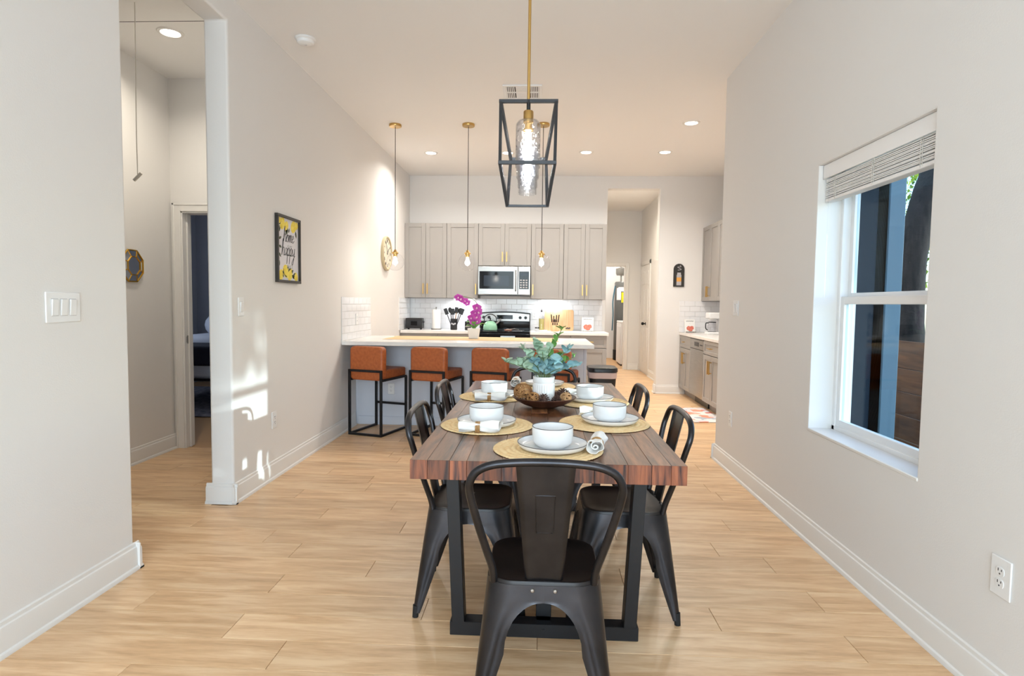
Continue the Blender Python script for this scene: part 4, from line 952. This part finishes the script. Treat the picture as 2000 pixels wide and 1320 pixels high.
# framed lemon print
PY_, PZ_, PWd, PHt = 4.479, 1.694, .418, .505
ar = thing('framed_print', 'narrow black framed print with lemons and handwritten words', 'picture', (XL, PY_, PZ_), PI / 2)
hw_, hh_ = PWd / 2, PHt / 2
B().box(-hw_, hw_, -.026, 0, -hh_, -hh_ + .02).box(-hw_, hw_, -.026, 0, hh_ - .02, hh_).box(-hw_, -hw_ + .02, -.026, 0, -hh_ + .02, hh_ - .02).box(hw_ - .02, hw_, -.026, 0, -hh_ + .02, hh_ - .02).build('frame', 'frame_black', ar, bevel=.002)
B().box(-hw_ + .018, hw_ - .018, -.010, -.002, -hh_ + .018, hh_ - .018).build('print', 'art_paper', ar, smooth=0)
ra = random.Random(11)
def lemon(x, z, r, rot): B().lathe([(0, 0), (.8, 0), (.75, .06), (0, .1)], 14, (x, -.0102, z), Matrix.Rotation(PI / 2, 3, 'X') @ Matrix.Rotation(rot, 3, 'Z') @ Matrix.Diagonal((r * 1.5, r * 1.2, .010))).build('lemon', 'print_yellow', ar)
def pleaf(x, z, L_, rot):
    c, s = math.cos(rot), math.sin(rot)
    P = [(0, 0), (.35, .2), (.7, .18), (1, 0), (.7, -.16), (.35, -.2)]
    B().prism([(x + L_ * (a * c - b_ * s), -.0101, z + L_ * (a * s + b_ * c)) for a, b_ in P], (0, -.0008, 0)).build('print_leaf', 'print_leaf', ar, smooth=0)
for i in range(9): pleaf(-.17 + ra.uniform(0, .31), hh_ - .05 - ra.uniform(0, .045), ra.uniform(.04, .07), ra.uniform(-2.8, -.3))
for x, z, r in ((-.10, .19, .042), (-.03, .175, .036), (.10, .185, .045), (.155, .20, .03), (-.155, .205, .03)): lemon(x, z, r, ra.uniform(-1, 1))
for i in range(5): pleaf(-.165, .12 - i * .05, .05, .9 - i * .55)
for i in range(10): pleaf(-.16 + ra.uniform(0, .32), -hh_ + .035 + ra.uniform(0, .05), ra.uniform(.05, .085), ra.uniform(.3, 2.8))
for x, z, r in ((-.13, -.195, .04), (-.04, -.165, .05), (.03, -.185, .045), (.14, -.20, .034)): lemon(x, z, r, ra.uniform(-1, 1))
# handwriting as pen strokes
GL = {'h': ([[(0, 0), (.15, .9), (.1, 1.7), (0, 1.5), (0, 0), (.12, .7), (.4, .85), (.5, .5), (.52, 0), (.7, .1)]], .68), 'o': ([[(.1, .35), (.3, .85), (.05, .6), (.08, .1), (.35, 0), (.52, .4), (.35, .8), (.72, .72)]], .66),
      'm': ([[(0, .75), (.05, 0), (.15, .7), (.32, .8), (.36, 0), (.48, .7), (.66, .8), (.7, .05), (.85, .1)]], .85), 'e': ([[(0, .35), (.45, .55), (.3, .85), (.08, .6), (.12, .1), (.4, 0), (.65, .25)]], .6),
      'a': ([[(.5, .75), (.2, .8), (.02, .35), (.2, 0), (.45, .4), (.5, .8), (.5, .05), (.7, .1)]], .68), 'p': ([[(0, .75), (.05, .3), (.0, -.9), (.08, .6), (.35, .85), (.5, .45), (.3, .02), (.08, .15), (.4, .0), (.65, .15)]], .64),
      'y': ([[(0, .8), (.05, .2), (.28, .05), (.48, .5), (.52, .85), (.45, -.5), (.2, -.95), (.05, -.7), (.5, -.1), (.7, .1)]], .6)}
def script(word, x, z, s, name):
    b = B()
    for ch in word:
        strokes, adv = GL[ch]
        for st in strokes: b.tube(catmull([(x + (px + .18 * pz) * s, -.0108, z + pz * s) for px, pz in st], 5), .0021, 5)
        x += adv * s
    b.build(name, 'print_dark', ar)
script('home', -.082, .060, .066, 'handwritten_home'); script('happy', -.115, -.045, .070, 'handwritten_happy')
text_mesh('small_print', 'IS MY', .036, 'print_grey', ar, (.03, -.0106, .022), (PI / 2, 0, 0)); text_mesh('small_print', 'PLACE', .036, 'print_grey', ar, (.03, -.0106, -.128), (PI / 2, 0, 0))
# ------------------------------------------------------------------ dining table
TX0, TX1, TY0, TY1, TZ, TT = -.438, .512, 1.995, 4.10, .762, .068
tb = thing('dining_table', 'long dark plank-top dining table on a black trestle base', 'table', ((TX0 + TX1) / 2, (TY0 + TY1) / 2, 0))
cx_, cy_ = (TX0 + TX1) / 2, (TY0 + TY1) / 2
cuts = [TX0, -.377, -.300, -.240, -.120, -.030, .050, .130, .197, .312, .392, .458, TX1]
rw = random.Random(21)
for i in range(len(cuts) - 1):
    ys = [TY0] + sorted(rw.uniform(TY0 + .35, TY1 - .35) for _ in range(rw.choice((1, 1, 2)))) + [TY1]
    for a, b_ in zip(ys, ys[1:]):
        if b_ - a < .15: continue
    ys = [ys[0]] + [y for k_, y in enumerate(ys[1:-1]) if y - ys[k_] > .2] + [ys[-1]]
    for a, b_ in zip(ys, ys[1:]):
        dz = rw.uniform(-.0012, .0006); q = B()
        q.box(cuts[i] + .0003, cuts[i + 1] - .0003, a + .0003, b_ - .0003, TZ - TT, TZ + dz)
        o = q.build('plank', 'table_wood', tb, bevel=.0009, seg=1, smooth=0); o.location = (-cx_, -cy_, 0)
LW = .062
for y in (2.27, 3.70):
    for sx in (-1, 1):
        a = Vector((cx_ + sx * .365, y, TZ - TT)) - Vector((cx_, cy_, 0)); b_ = Vector((cx_ + sx * .335, y, 0.0)) - Vector((cx_, cy_, 0))
        m = B(); w = LW / 2
        m.prism([a + Vector((-w * .8, -w, 0)), a + Vector((w * .8, -w, 0)), b_ + Vector((w * .8, -w, .05)), b_ + Vector((-w * .8, -w, .05))], (0, LW, 0)); m.build('leg', 'black_metal', tb, bevel=.002, seg=1)
    B().box(-.368, .368, y - cy_ - LW / 2, y - cy_ + LW / 2, 0, .055).build('foot_bar', 'black_metal', tb, bevel=.002, seg=1)
    B().box(-.40, .40, y - cy_ - LW / 2, y - cy_ + LW / 2, TZ - TT - .012, TZ - TT).build('mounting_plate', 'black_metal', tb, smooth=0)
    B().cyl((0, y - cy_ - LW / 2 - .003, .03), (0, y - cy_ - LW / 2, .03), .008, seg=10).build('bolt', 'black_metal', tb)
B().box(-.03, .03, 2.27 - cy_, 3.70 - cy_, .01, .055).build('stretcher', 'black_metal', tb, bevel=.002, seg=1)
B().box(-.03, .03, 2.30 - cy_, 2.36 - cy_, .055, .16).build('stretcher_brace', 'black_metal', tb, bevel=.002, seg=1)

# ------------------------------------------------------------------ metal cafe chairs
def make_chair(label, loc, rotz):
    """faces +y; origin under the seat centre"""
    t = thing('metal_chair', label, 'chair', loc, rotz, 'black metal chairs around the dining table')
    ST = .452
    outl = rrect(.355, .35, .085, 7)
    b = B(); rings = []
    for sc, z in ((1.0, ST - .03), (1.0, ST - .006), (.985, ST - .001), (.955, ST), (.90, ST - .004), (.55, ST - .008)):
        rings.append([b.bm.verts.new((x * sc, y * sc, z)) for x, y in outl])
    for A, Q in zip(rings, rings[1:]):
        n = len(A)
        for i in range(n): b.bm.faces.new((A[i], A[(i+1) % n], Q[(i+1) % n], Q[i]))
    b.bm.faces.new(rings[-1]); seat = b.build('seat', 'seat_dark', t, recalc=True)
    for hx in (-.05, .05): B().cyl((hx, 0, ST - .009), (hx, 0, ST - .0065), .005, seg=10).build('drain_hole', 'steel', seat)
    zt = ST - .012
    def half(z, ax):      # half width of the skirt at height z (ax: 'x', 'f' front, 'r' rear)
        k = 1 - z / zt
        return {'x': .1775 + .045 * k, 'f': .175 + .070 * k, 'r': .175 + .048 * k}[ax]
    def wleg(z, h):       # how far the sheet reaches from the corner
        za, zb_ = .388, .23
        if z >= za: return h
        if z >= zb_:
            s = (za - z) / (za - zb_); inner = (half(zb_, 'x') - .078) * math.sqrt(1 - (1 - s) ** 2); return h - inner
        return .023 + (.078 - .023) * (z / zb_) ** .9
    zs = [zt, .43, .41, .395, .388, .386, .382, .375, .365, .35, .33, .30, .27, .23, .18, .12, .06, .02]
    for sx in (-1, 1):
        for ay in ('f', 'r'):
            sy = 1 if ay == 'f' else -1; b = B(); R_ = []
            for z in zs:
                hx, hy = half(z, 'x'), half(z, ay); r = .014 + .068 * (z / zt) ** 1.5; wx, wy = wleg(z, hx), wleg(z, hy); ring = []
                r = min(r, wx * .6)
                rid = .006 * max(0, 1 - abs(z - .2) / .24)
                for k_ in range(5):
                    f_ = k_ / 4; xx = (hx - wx) + (wx - r) * f_
                    ring.append((sx * xx, sy * (hy - rid * math.sin(PI * f_)), z))
                for k_ in range(1, 6):
                    a = PI / 2 * (1 - k_ / 6); ring.append((sx * (hx - r + r * math.cos(a)), sy * (hy - r + r * math.sin(a)), z))
                for k_ in range(5):
                    f_ = 1 - k_ / 4; yy_ = (hy - wy) + (wy - r) * f_
                    ring.append((sx * (hx - rid * math.sin(PI * f_)), sy * yy_, z))
                R_.append([b.bm.verts.new(p) for p in ring])
            for A, Q in zip(R_, R_[1:]):
                for i in range(len(A) - 1): b.bm.faces.new((A[i], A[i + 1], Q[i + 1], Q[i]))
            leg = b.build('leg', 'gunmetal', t, solid=.003, smooth=60)
            hx, hy = half(.01, 'x') - .010, half(.01, ay) - .010
            B().cyl((sx * hx, sy * hy, 0), (sx * hx * .985, sy * hy * .985, .05), .0125, .0135, 12).build('foot', 'rubber', leg)
    half_loop = [(.156, -.150, .44), (.160, -.160, .485), (.178, -.178, .55), (.205, -.205, .65), (.224, -.226, .735), (.224, -.238, .775), (.203, -.246, .812), (.155, -.250, .834), (.08, -.252, .843), (0, -.252, .845)]
    full = half_loop + [(-x, y, z) for x, y, z in half_loop[-2::-1]]
    B().tube(catmull(full, 4), .0125, 10).build('back_loop', 'gunmetal', t)
    # tapering back plate with folded edges and a pressed panel
    def sp(u, v):
        w = .058 + (.088 - .058) * v; y = -.166 + (-.250 + .166) * v; z = .452 + (.838 - .452) * v
        e = abs(2 * u - 1); fold = .010 * max(0, (e - .86) / .14)
        return ((2 * u - 1) * w, y + fold + .004 * (1 - e * e), z)
    s_ = B().grid(sp, 17, 12).build('back_splat', 'gunmetal', t, solid=.0025, smooth=60)
    rect = [(.32, .42), (.68, .42), (.68, .74), (.32, .74)]
    P = []
    for (a, b_) in zip(rect, rect[1:] + rect[:1]):
        for k_ in range(6): u = a[0] + (b_[0] - a[0]) * k_ / 6; v = a[1] + (b_[1] - a[1]) * k_ / 6; P.append(Vector(sp(u, v)) + Vector((0, -.001, 0)))
    B().tube(P, .0022, 6, closed=True).build('pressed_outline', 'gunmetal', s_)
    for bx in (-.035, .035): B().lathe([(0, -.004), (.005, -.003), (.007, 0), (0, 0)], 10, (bx, -.179, .425), Matrix.Rotation(-PI / 2, 3, 'X')).build('bolt', 'steel', t)
    return t
ch0 = make_chair('black metal chair at the near end, back to the camera', (.028, 1.945, 0), 0)
dup(ch0, 'black metal chair on the left side of the table, nearer one', (-.282, 2.575, 0), -PI / 2)
dup(ch0, 'black metal chair on the right side of the table, nearer one', (.375, 2.585, 0), PI / 2)
dup(ch0, 'black metal chair on the left side of the table, farther one', (-.30, 3.36, 0), -PI / 2)
dup(ch0, 'black metal chair on the right side of the table, farther one', (.335, 3.33, 0), PI / 2)
dup(ch0, 'black metal chair at the far table end behind the vase', (.045, 4.03, 0), PI)

# ------------------------------------------------------------------ place settings
TP = TZ + .0008
def mk_mat():
    R = .205; nr = 64; na = 180
    def f(u, v):
        r = .004 + (R - .004) * v; ring = v * 9; k = math.floor(ring); ph = ring - k; a = 2 * PI * u
        nb = max(6, round(10 + k * 10)); braid = abs(math.sin(nb * a / 2 + (k % 2) * 1.57))
        z = .0016 + .0052 * math.sin(PI * min(1, ph)) ** .6 * (.45 + .55 * braid)
        if v > .985: z = .0015
        rr = r + (.0022 * math.sin(nb * a) if v > .96 else 0)
        return (rr * math.cos(a), rr * math.sin(a), z)
    return B().grid(f, na, nr, wrapu=True)
mat0 = mk_mat().build('placemat', 'straw', smooth=80)
def mk_plate():
    t = thing('dinner_plate', '', 'plate')
    B().lathe([(0, .004), (.08, .004), (.085, 0), (.092, 0), (.096, .003), (.118, .008), (.1275, .018), (.130, .0255), (.128, .0265), (.125, .0215), (.116, .0125), (.10, .0085), (0, .0078)], 56).build('dish', 'ceramic', t)
    B().lathe([(.1275, .0258), (.1302, .0255), (.1303, .0272), (.1280, .0276)], 56, closed=True).build('rim_line', 'rim_dark', t)
    return t
def mk_bowl():
    t = thing('cereal_bowl', '', 'bowl')
    B().lathe([(0, .003), (.042, .003), (.045, 0), (.05, 0), (.053, .003), (.066, .010), (.0735, .022), (.0755, .040), (.0762, .074), (.0755, .076), (.0735, .074), (.0725, .04), (.068, .022), (.055, .012), (0, .009)], 56).build('dish', 'ceramic', t)
    B().lathe([(.0734, .0752), (.0763, .0748), (.0765, .0764), (.0736, .0768)], 56, closed=True).build('rim_line', 'rim_dark', t)
    return t
def mk_napkin(seed):
    t = thing('napkin', '', 'napkin'); rn_ = random.Random(seed); ph = [rn_.uniform(0, 6.28) for _ in range(6)]
    def f(u, v):
        a = 2 * PI * u; s = 2 * v - 1
        r = .0205 + .009 * min(1, abs(s + .12) * 1.5) ** 1.5 + .0028 * math.sin(3 * a + ph[0] + 2 * s) + .002 * math.sin(5 * a + ph[1] - 3 * s)
        e = max(0, abs(s) - .8) / .2
        r += .004 * e * math.sin(2 * a + ph[2])
        x = .098 * s + (.009 * math.sin(a + ph[3]) + .005 * math.sin(2 * a + ph[4])) * e
        return (x, r * 1.08 * math.cos(a), max(.0012 - .026, r * .9 * math.sin(a)) + .026)
    b = B().grid(f, 36, 26, wrapu=True); b.build('cloth', 'linen', t, smooth=70, solid=.002)
    for sgn in (-1, 1):
        sp_ = [(sgn * (.088 - .002 * i), .0045 * (1 + i * .24) * math.cos(i * .55), .024 + .0042 * (1 + i * .22) * math.sin(i * .55)) for i in range(15)]
        B().tube(sp_, .0034, 6).build('rolled_end', 'linen', t)
    q = B()
    for k_ in range(5): q.tube([(-.012 + (k_ - 2) * .0048, .0252 * math.cos(2 * PI * i / 20), .0225 + .0245 * math.sin(2 * PI * i / 20)) for i in range(20)], .0026, 6, closed=True)
    q.build('napkin_ring', 'twine', t)
    return t
pl0, bw0, nk0 = mk_plate(), mk_bowl(), mk_napkin(4)
sets = [('at the near end of the table', (.042, 2.185), (.058, 2.165), (.224, 2.185, PI / 2 - .2, .004), True),
        ('on the left nearer the camera', (-.222, 2.595), (-.222, 2.575), (-.236, 2.421, .03, .0), True),
        ('on the right nearer the camera', (.306, 2.690), (.330, 2.680), (.290, 2.839, .03, .0), True),
        ('on the left farther back', (-.250, 3.400), (-.248, 3.375), (-.255, 3.217, .04, .0), True),
        ('on the right farther back', (.300, 3.270), (.294, 3.285), (.245, 3.443, .03, .0), True),
        ('at the far end behind the vase', (.045, 3.875), (.045, 3.875), (-.145, 3.86, PI / 2, .0), False)]
for i, (wh, mp_, pp, np_, hasb) in enumerate(sets):
    m = mat0 if i == 0 else mat0.copy()
    if i: COL.objects.link(m)
    m.location = (mp_[0], mp_[1], TP); m.rotation_euler.z = i * .7; tag(m, 'round woven straw placemat ' + wh, 'placemat', 'straw placemats on the dining table')
    p = pl0 if i == 0 else copy_tree(pl0); p.location = (pp[0], pp[1], TP + .0070); tag(p, 'white dinner plate with dark rim ' + wh, 'plate', 'white plates on the dining table')
    if hasb:
        b_ = bw0 if i == 0 else copy_tree(bw0); b_.location = (pp[0] - (.002 if i else .0), pp[1] + .002, TP + .0070 + .0082); tag(b_, 'white straight-sided bowl with dark rim on the plate ' + wh, 'bowl', 'white bowls on the dining table')
    n_ = nk0 if i == 0 else copy_tree(nk0)
    onplate = math.hypot(np_[0] - pp[0], np_[1] - pp[1]) < .155
    n_.location = (np_[0], np_[1], TP + (.0335 if i < 5 and False else .0072)); n_.rotation_euler = (0, 0, np_[2]); n_.scale = (.85, .9, .9); tag(n_, 'rolled white napkin in a twine ring ' + wh, 'napkin', 'rolled napkins on the dining table')

# ------------------------------------------------------------------ centrepiece
VX, VY = .035, 3.085
t = B().lathe([(0, 0), (.05, 0), (.06, .002), (.11, .018), (.150, .040), (.168, .056), (.165, .0585), (.146, .044), (.105, .024), (.055, .010), (0, .008)], 56).build('wooden_tray_bowl', 'tray_wood', loc=(VX, VY, TP))
tag(t, 'shallow dark brown wooden bowl under the white vase', 'bowl')
vz = TP + .0115
vs_ = thing('ribbed_vase', 'white ribbed ceramic vase standing in the brown wooden bowl', 'vase', (VX - .003, VY, vz))
def vf(u, v):
    prof = [(.046, 0), (.049, .005), (.054, .02), (.057, .06), (.0575, .105), (.0575, .115), (.054, .119), (.0565, .124), (.0575, .15), (.055, .152), (.053, .148), (.052, .10), (.048, .02)]
    k = v * (len(prof) - 1); i = min(int(k), len(prof) - 2); f = k - i; r = prof[i][0] * (1 - f) + prof[i + 1][0] * f; z = prof[i][1] * (1 - f) + prof[i + 1][1] * f
    a = 2 * PI * u; rib = .0024 * (abs(math.sin(14 * a)) - .5) if .015 < z < .113 and v < .55 else 0
    return ((r + rib) * math.cos(a), (r + rib) * math.sin(a), z)
B().grid(vf, 216, 40, wrapu=True).build('body', 'ceramic', vs_, smooth=70)
B().lathe([(0, .0), (.046, .0), (.046, .004), (0, .004)], 40).build('base', 'ceramic', vs_)
eu = thing('eucalyptus_spray', 'eucalyptus spray with round blue-green leaves in the white vase', 'plant', (VX - .003, VY, vz))
def leafmesh(name, m, w, L_):
    def f(u, v):
        ww = w * (math.sin(PI * min(1, .06 + .92 * v)) ** .62); x = (2 * u - 1) * ww
        return (x, L_ * v, .006 * math.sin(PI * v) - .16 * abs(x) * .5 + .003 * math.sin(5 * v))
    return B().grid(f, 7, 9).build(name, m, eu, solid=.0008, smooth=80)
LM = [leafmesh('leaf', 'leaf_sage', .027, .049), leafmesh('leaf', 'leaf_blue', .029, .051), leafmesh('leaf', 'leaf_green', .016, .052)]
usedL = [False] * 3
def put_leaf(k, p, yaw, pitch, roll, s):
    o = LM[k] if not usedL[k] else inst(LM[k], eu, (0, 0, 0), name='leaf')
    usedL[k] = True
    o.matrix_local = Matrix.Translation(p) @ Matrix.Rotation(yaw, 4, 'Z') @ Matrix.Rotation(pitch, 4, 'X') @ Matrix.Rotation(roll, 4, 'Y') @ Matrix.Scale(s, 4)
re_ = random.Random(17)
stems = [  # (end point, leaf kind, number of pairs, size)
    ((-.205, .03, .222), 0, 6, 1.0), ((-.12, -.02, .30), 0, 5, .95), ((-.045, .05, .33), 0, 6, 1.05), ((.09, .02, .40), 2, 6, .95), ((.135, .0, .30), 1, 5, .95),
    ((.18, -.03, .215), 1, 5, .85), ((.16, .06, .25), 2, 6, .85), ((.06, -.07, .24), 1, 4, 1.15), ((-.06, -.08, .23), 1, 4, 1.1), ((-.01, -.07, .285), 0, 4, 1.0), ((.10, .06, .27), 2, 5, .9), ((-.12, .07, .225), 0, 4, 1.0), ((.02, .10, .25), 1, 4, 1.0), ((.08, -.09, .205), 1, 3, 1.15), ((-.09, -.07, .20), 0, 3, 1.15), ((.0, -.10, .20), 1, 3, 1.2), ((.12, -.05, .20), 1, 3, 1.1), ((-.14, -.03, .215), 0, 4, 1.1), ((.03, -.05, .31), 0, 4, .95)]
for (ex, ey, ez), kd, n_, sz in stems:
    P = catmull([(ex * .10, ey * .10, .03), (ex * .18, ey * .18, .15), (ex * .55, ey * .55, .15 + (ez - .15) * .62), (ex, ey, ez)], 8)
    B().tube(P, .0022, 6).build('stem', 'stem_green', eu)
    for k_ in range(n_):
        p = P[min(len(P) - 1, int(10 + (len(P) - 11) * (k_ + .6) / n_))]; yaw0 = re_.uniform(0, 6.28)
        for sd_ in (0, PI):
            put_leaf(kd, p, yaw0 + sd_ + re_.uniform(-.4, .4), re_.uniform(.45, 1.5), re_.uniform(-.5, .5), sz * (1.12 - .42 * k_ / n_) * re_.uniform(.88, 1.1))
    put_leaf(kd, P[-1], re_.uniform(0, 6.28), re_.uniform(.3, 1.2), 0, sz * .62)
# vine balls and pine cones in the bowl
def vine_ball(label, x, y, z, r, m, seed):
    t = thing('vine_ball', label, 'vine ball', (x, y, z), 0, 'vine balls in the wooden bowl'); rr = random.Random(seed)
    for k_ in range(20):
        M = Matrix.Rotation(rr.uniform(0, 6.28), 3, 'Z') @ Matrix.Rotation(rr.uniform(0, 3.14), 3, 'X'); o_ = rr.uniform(-.35, .35) * r; q = math.sqrt(r * r - o_ * o_)
        B().tube([M @ Vector((q * math.cos(2 * PI * i / 22), q * math.sin(2 * PI * i / 22), o_ + .1 * r * math.sin(3 * 2 * PI * i / 22))) for i in range(22)], rr.uniform(.0022, .0034), 5, closed=True).build('vine', m, t)
vine_ball('brown woven vine ball left of the vase', VX - .112, VY - .01, TP + .078, .047, 'rattan', 1)
vine_ball('smaller tan woven vine ball at the left front of the bowl', VX - .055, VY - .082, TP + .056, .032, 'rattan', 2)
vine_ball('tan woven vine ball at the right edge of the bowl', VX + .110, VY - .068, TP + .062, .028, 'rattan_light', 3)
def cone_mesh(t, r, h):
    B().lathe([(0, 0), (r * .45, h * .12), (r * .5, h * .4), (r * .3, h * .8), (0, h)], 12).build('core', 'cone_brown', t)
    b = B(); bm = b.bm
    for k_ in range(64):
        f = k_ / 64; a = k_ * 2.39996; z = h * (.06 + .9 * f); rad = r * (.55 + .45 * math.sin(PI * min(1, f * .75 + .22))) * (1.0 if f < .6 else (1.6 - f)); c, s = math.cos(a), math.sin(a); w = .0065 * (1 - .5 * f)
        v = [bm.verts.new(p) for p in ((c * rad * .35 - s * -w * .5, s * rad * .35 + c * -w * .5, z), (c * rad * .35 - s * w * .5, s * rad * .35 + c * w * .5, z), (c * rad - s * w, s * rad + c * w, z + .003), (c * rad * 1.06, s * rad * 1.06, z + .007), (c * rad + s * w, s * rad - c * w, z + .003))]
        bm.faces.new((v[0], v[1], v[2], v[3], v[4]))
    b.build('scales', 'cone_brown', t, solid=.0016, smooth=0)
def pinecone(label, x, y, z, r, h, rx):
    t = thing('pine_cone', label, 'pine cone', (x, y, z), 0, 'pine cones in the wooden bowl'); t.rotation_euler = rx; cone_mesh(t, r, h)
pinecone('dark brown pine cone in front of the white vase', VX - .004, VY - .098, TP + .022, .034, .062, (0, 0, 0))
pinecone('dark pine cone to the right of the vase', VX + .105, VY + .004, TP + .032, .039, .072, (.3, -.2, 0))
pinecone('dark pine cone at the right front of the vase', VX + .058, VY - .088, TP + .026, .026, .05, (0, .3, 1))
pinecone('pine cone half hidden behind the vase', VX - .02, VY + .088, TP + .024, .03, .06, (.2, 0, 2))

# ------------------------------------------------------------------ lantern pendant over the table
lx, ly = -.066, 3.0
ln_ = thing('lantern_pendant', 'black geometric cage lantern with a lit glass cylinder over the table', 'pendant lamp', (lx, ly, ZC))
d = -ZC
B().lathe([(0, 0), (.06, 0), (.065, -.004), (.065, -.02), (0, -.024)], 32).build('canopy', 'brass', ln_)
B().cyl((0, 0, -.02), (0, 0, d + 2.315), .0075, seg=14).build('rod', 'brass', ln_)
TW, BW = .1385, .100
zt_, zm_f, zm_b, zb_ = d + 2.310, d + 1.985, d + 2.058, d + 1.795
yf, yb = -.105, .135
tl, tr2 = Vector((-TW, 0, zt_)), Vector((TW, 0, zt_)); fl_, fr_ = Vector((-TW * .955, yf, zm_f)), Vector((TW * .955, yf, zm_f)); kl, kr = Vector((-.092, yb, zm_b)), Vector((.092, yb, zm_b)); bl_, br_ = Vector((-BW, 0, zb_)), Vector((BW, 0, zb_))
for nm, a, b_ in (('top_bar', tl, tr2), ('front_bar', fl_, fr_), ('back_bar', kl, kr), ('bottom_bar', bl_, br_)):
    e = (b_ - a).normalized() * .0085; B().bar(a - e, b_ + e, .017 if nm != 'bottom_bar' else .012).build(nm, 'lantern_grey', ln_, bevel=.001, seg=1)
for a, b_ in ((tl, fl_), (tr2, fr_), (fl_, bl_), (fr_, br_), (tl, kl), (tr2, kr), (kl, bl_), (kr, br_)): B().bar(a, b_, .015).build('cage_bar', 'lantern_grey', ln_, bevel=.001, seg=1)
B().cyl((0, 0, d + 2.315), (0, 0, d + 2.262), .010, seg=14).build('swivel', 'black_plastic', ln_)
B().lathe([(0, d + 2.262), (.022, d + 2.262), (.025, d + 2.258), (.025, d + 2.205), (.018, d + 2.20), (.018, d + 2.175), (.026, d + 2.172), (.026, d + 2.165), (0, d + 2.165)], 24).build('socket', 'brass', ln_)
B().lathe([(.026, d + 2.222), (.05, d + 2.212), (.062, d + 2.195), (.062, d + 1.985), (.0605, d + 1.985), (.0605, d + 2.194), (.05, d + 2.209), (.026, d + 2.219)], 40).build('glass_cylinder', 'crystal', ln_)
for r_, z0, z1 in ((.057, 1.93, 2.10), (.050, 1.885, 2.06), (.046, 1.852, 2.02)):
    B().lathe([(r_, d + z1), (r_, d + z0 + .004), (r_ - .002, d + z0), (r_ - .004, d + z0), (r_ - .003, d + z1)], 36).build('inner_glass', 'crystal', ln_)
B().lathe([(0, d + 2.166), (.013, d + 2.16), (.016, d + 2.14), (.016, d + 1.96), (.012, d + 1.945), (0, d + 1.94)], 18).build('bulb', 'bulb_glow', ln_)
bpy.context.view_layer.update()
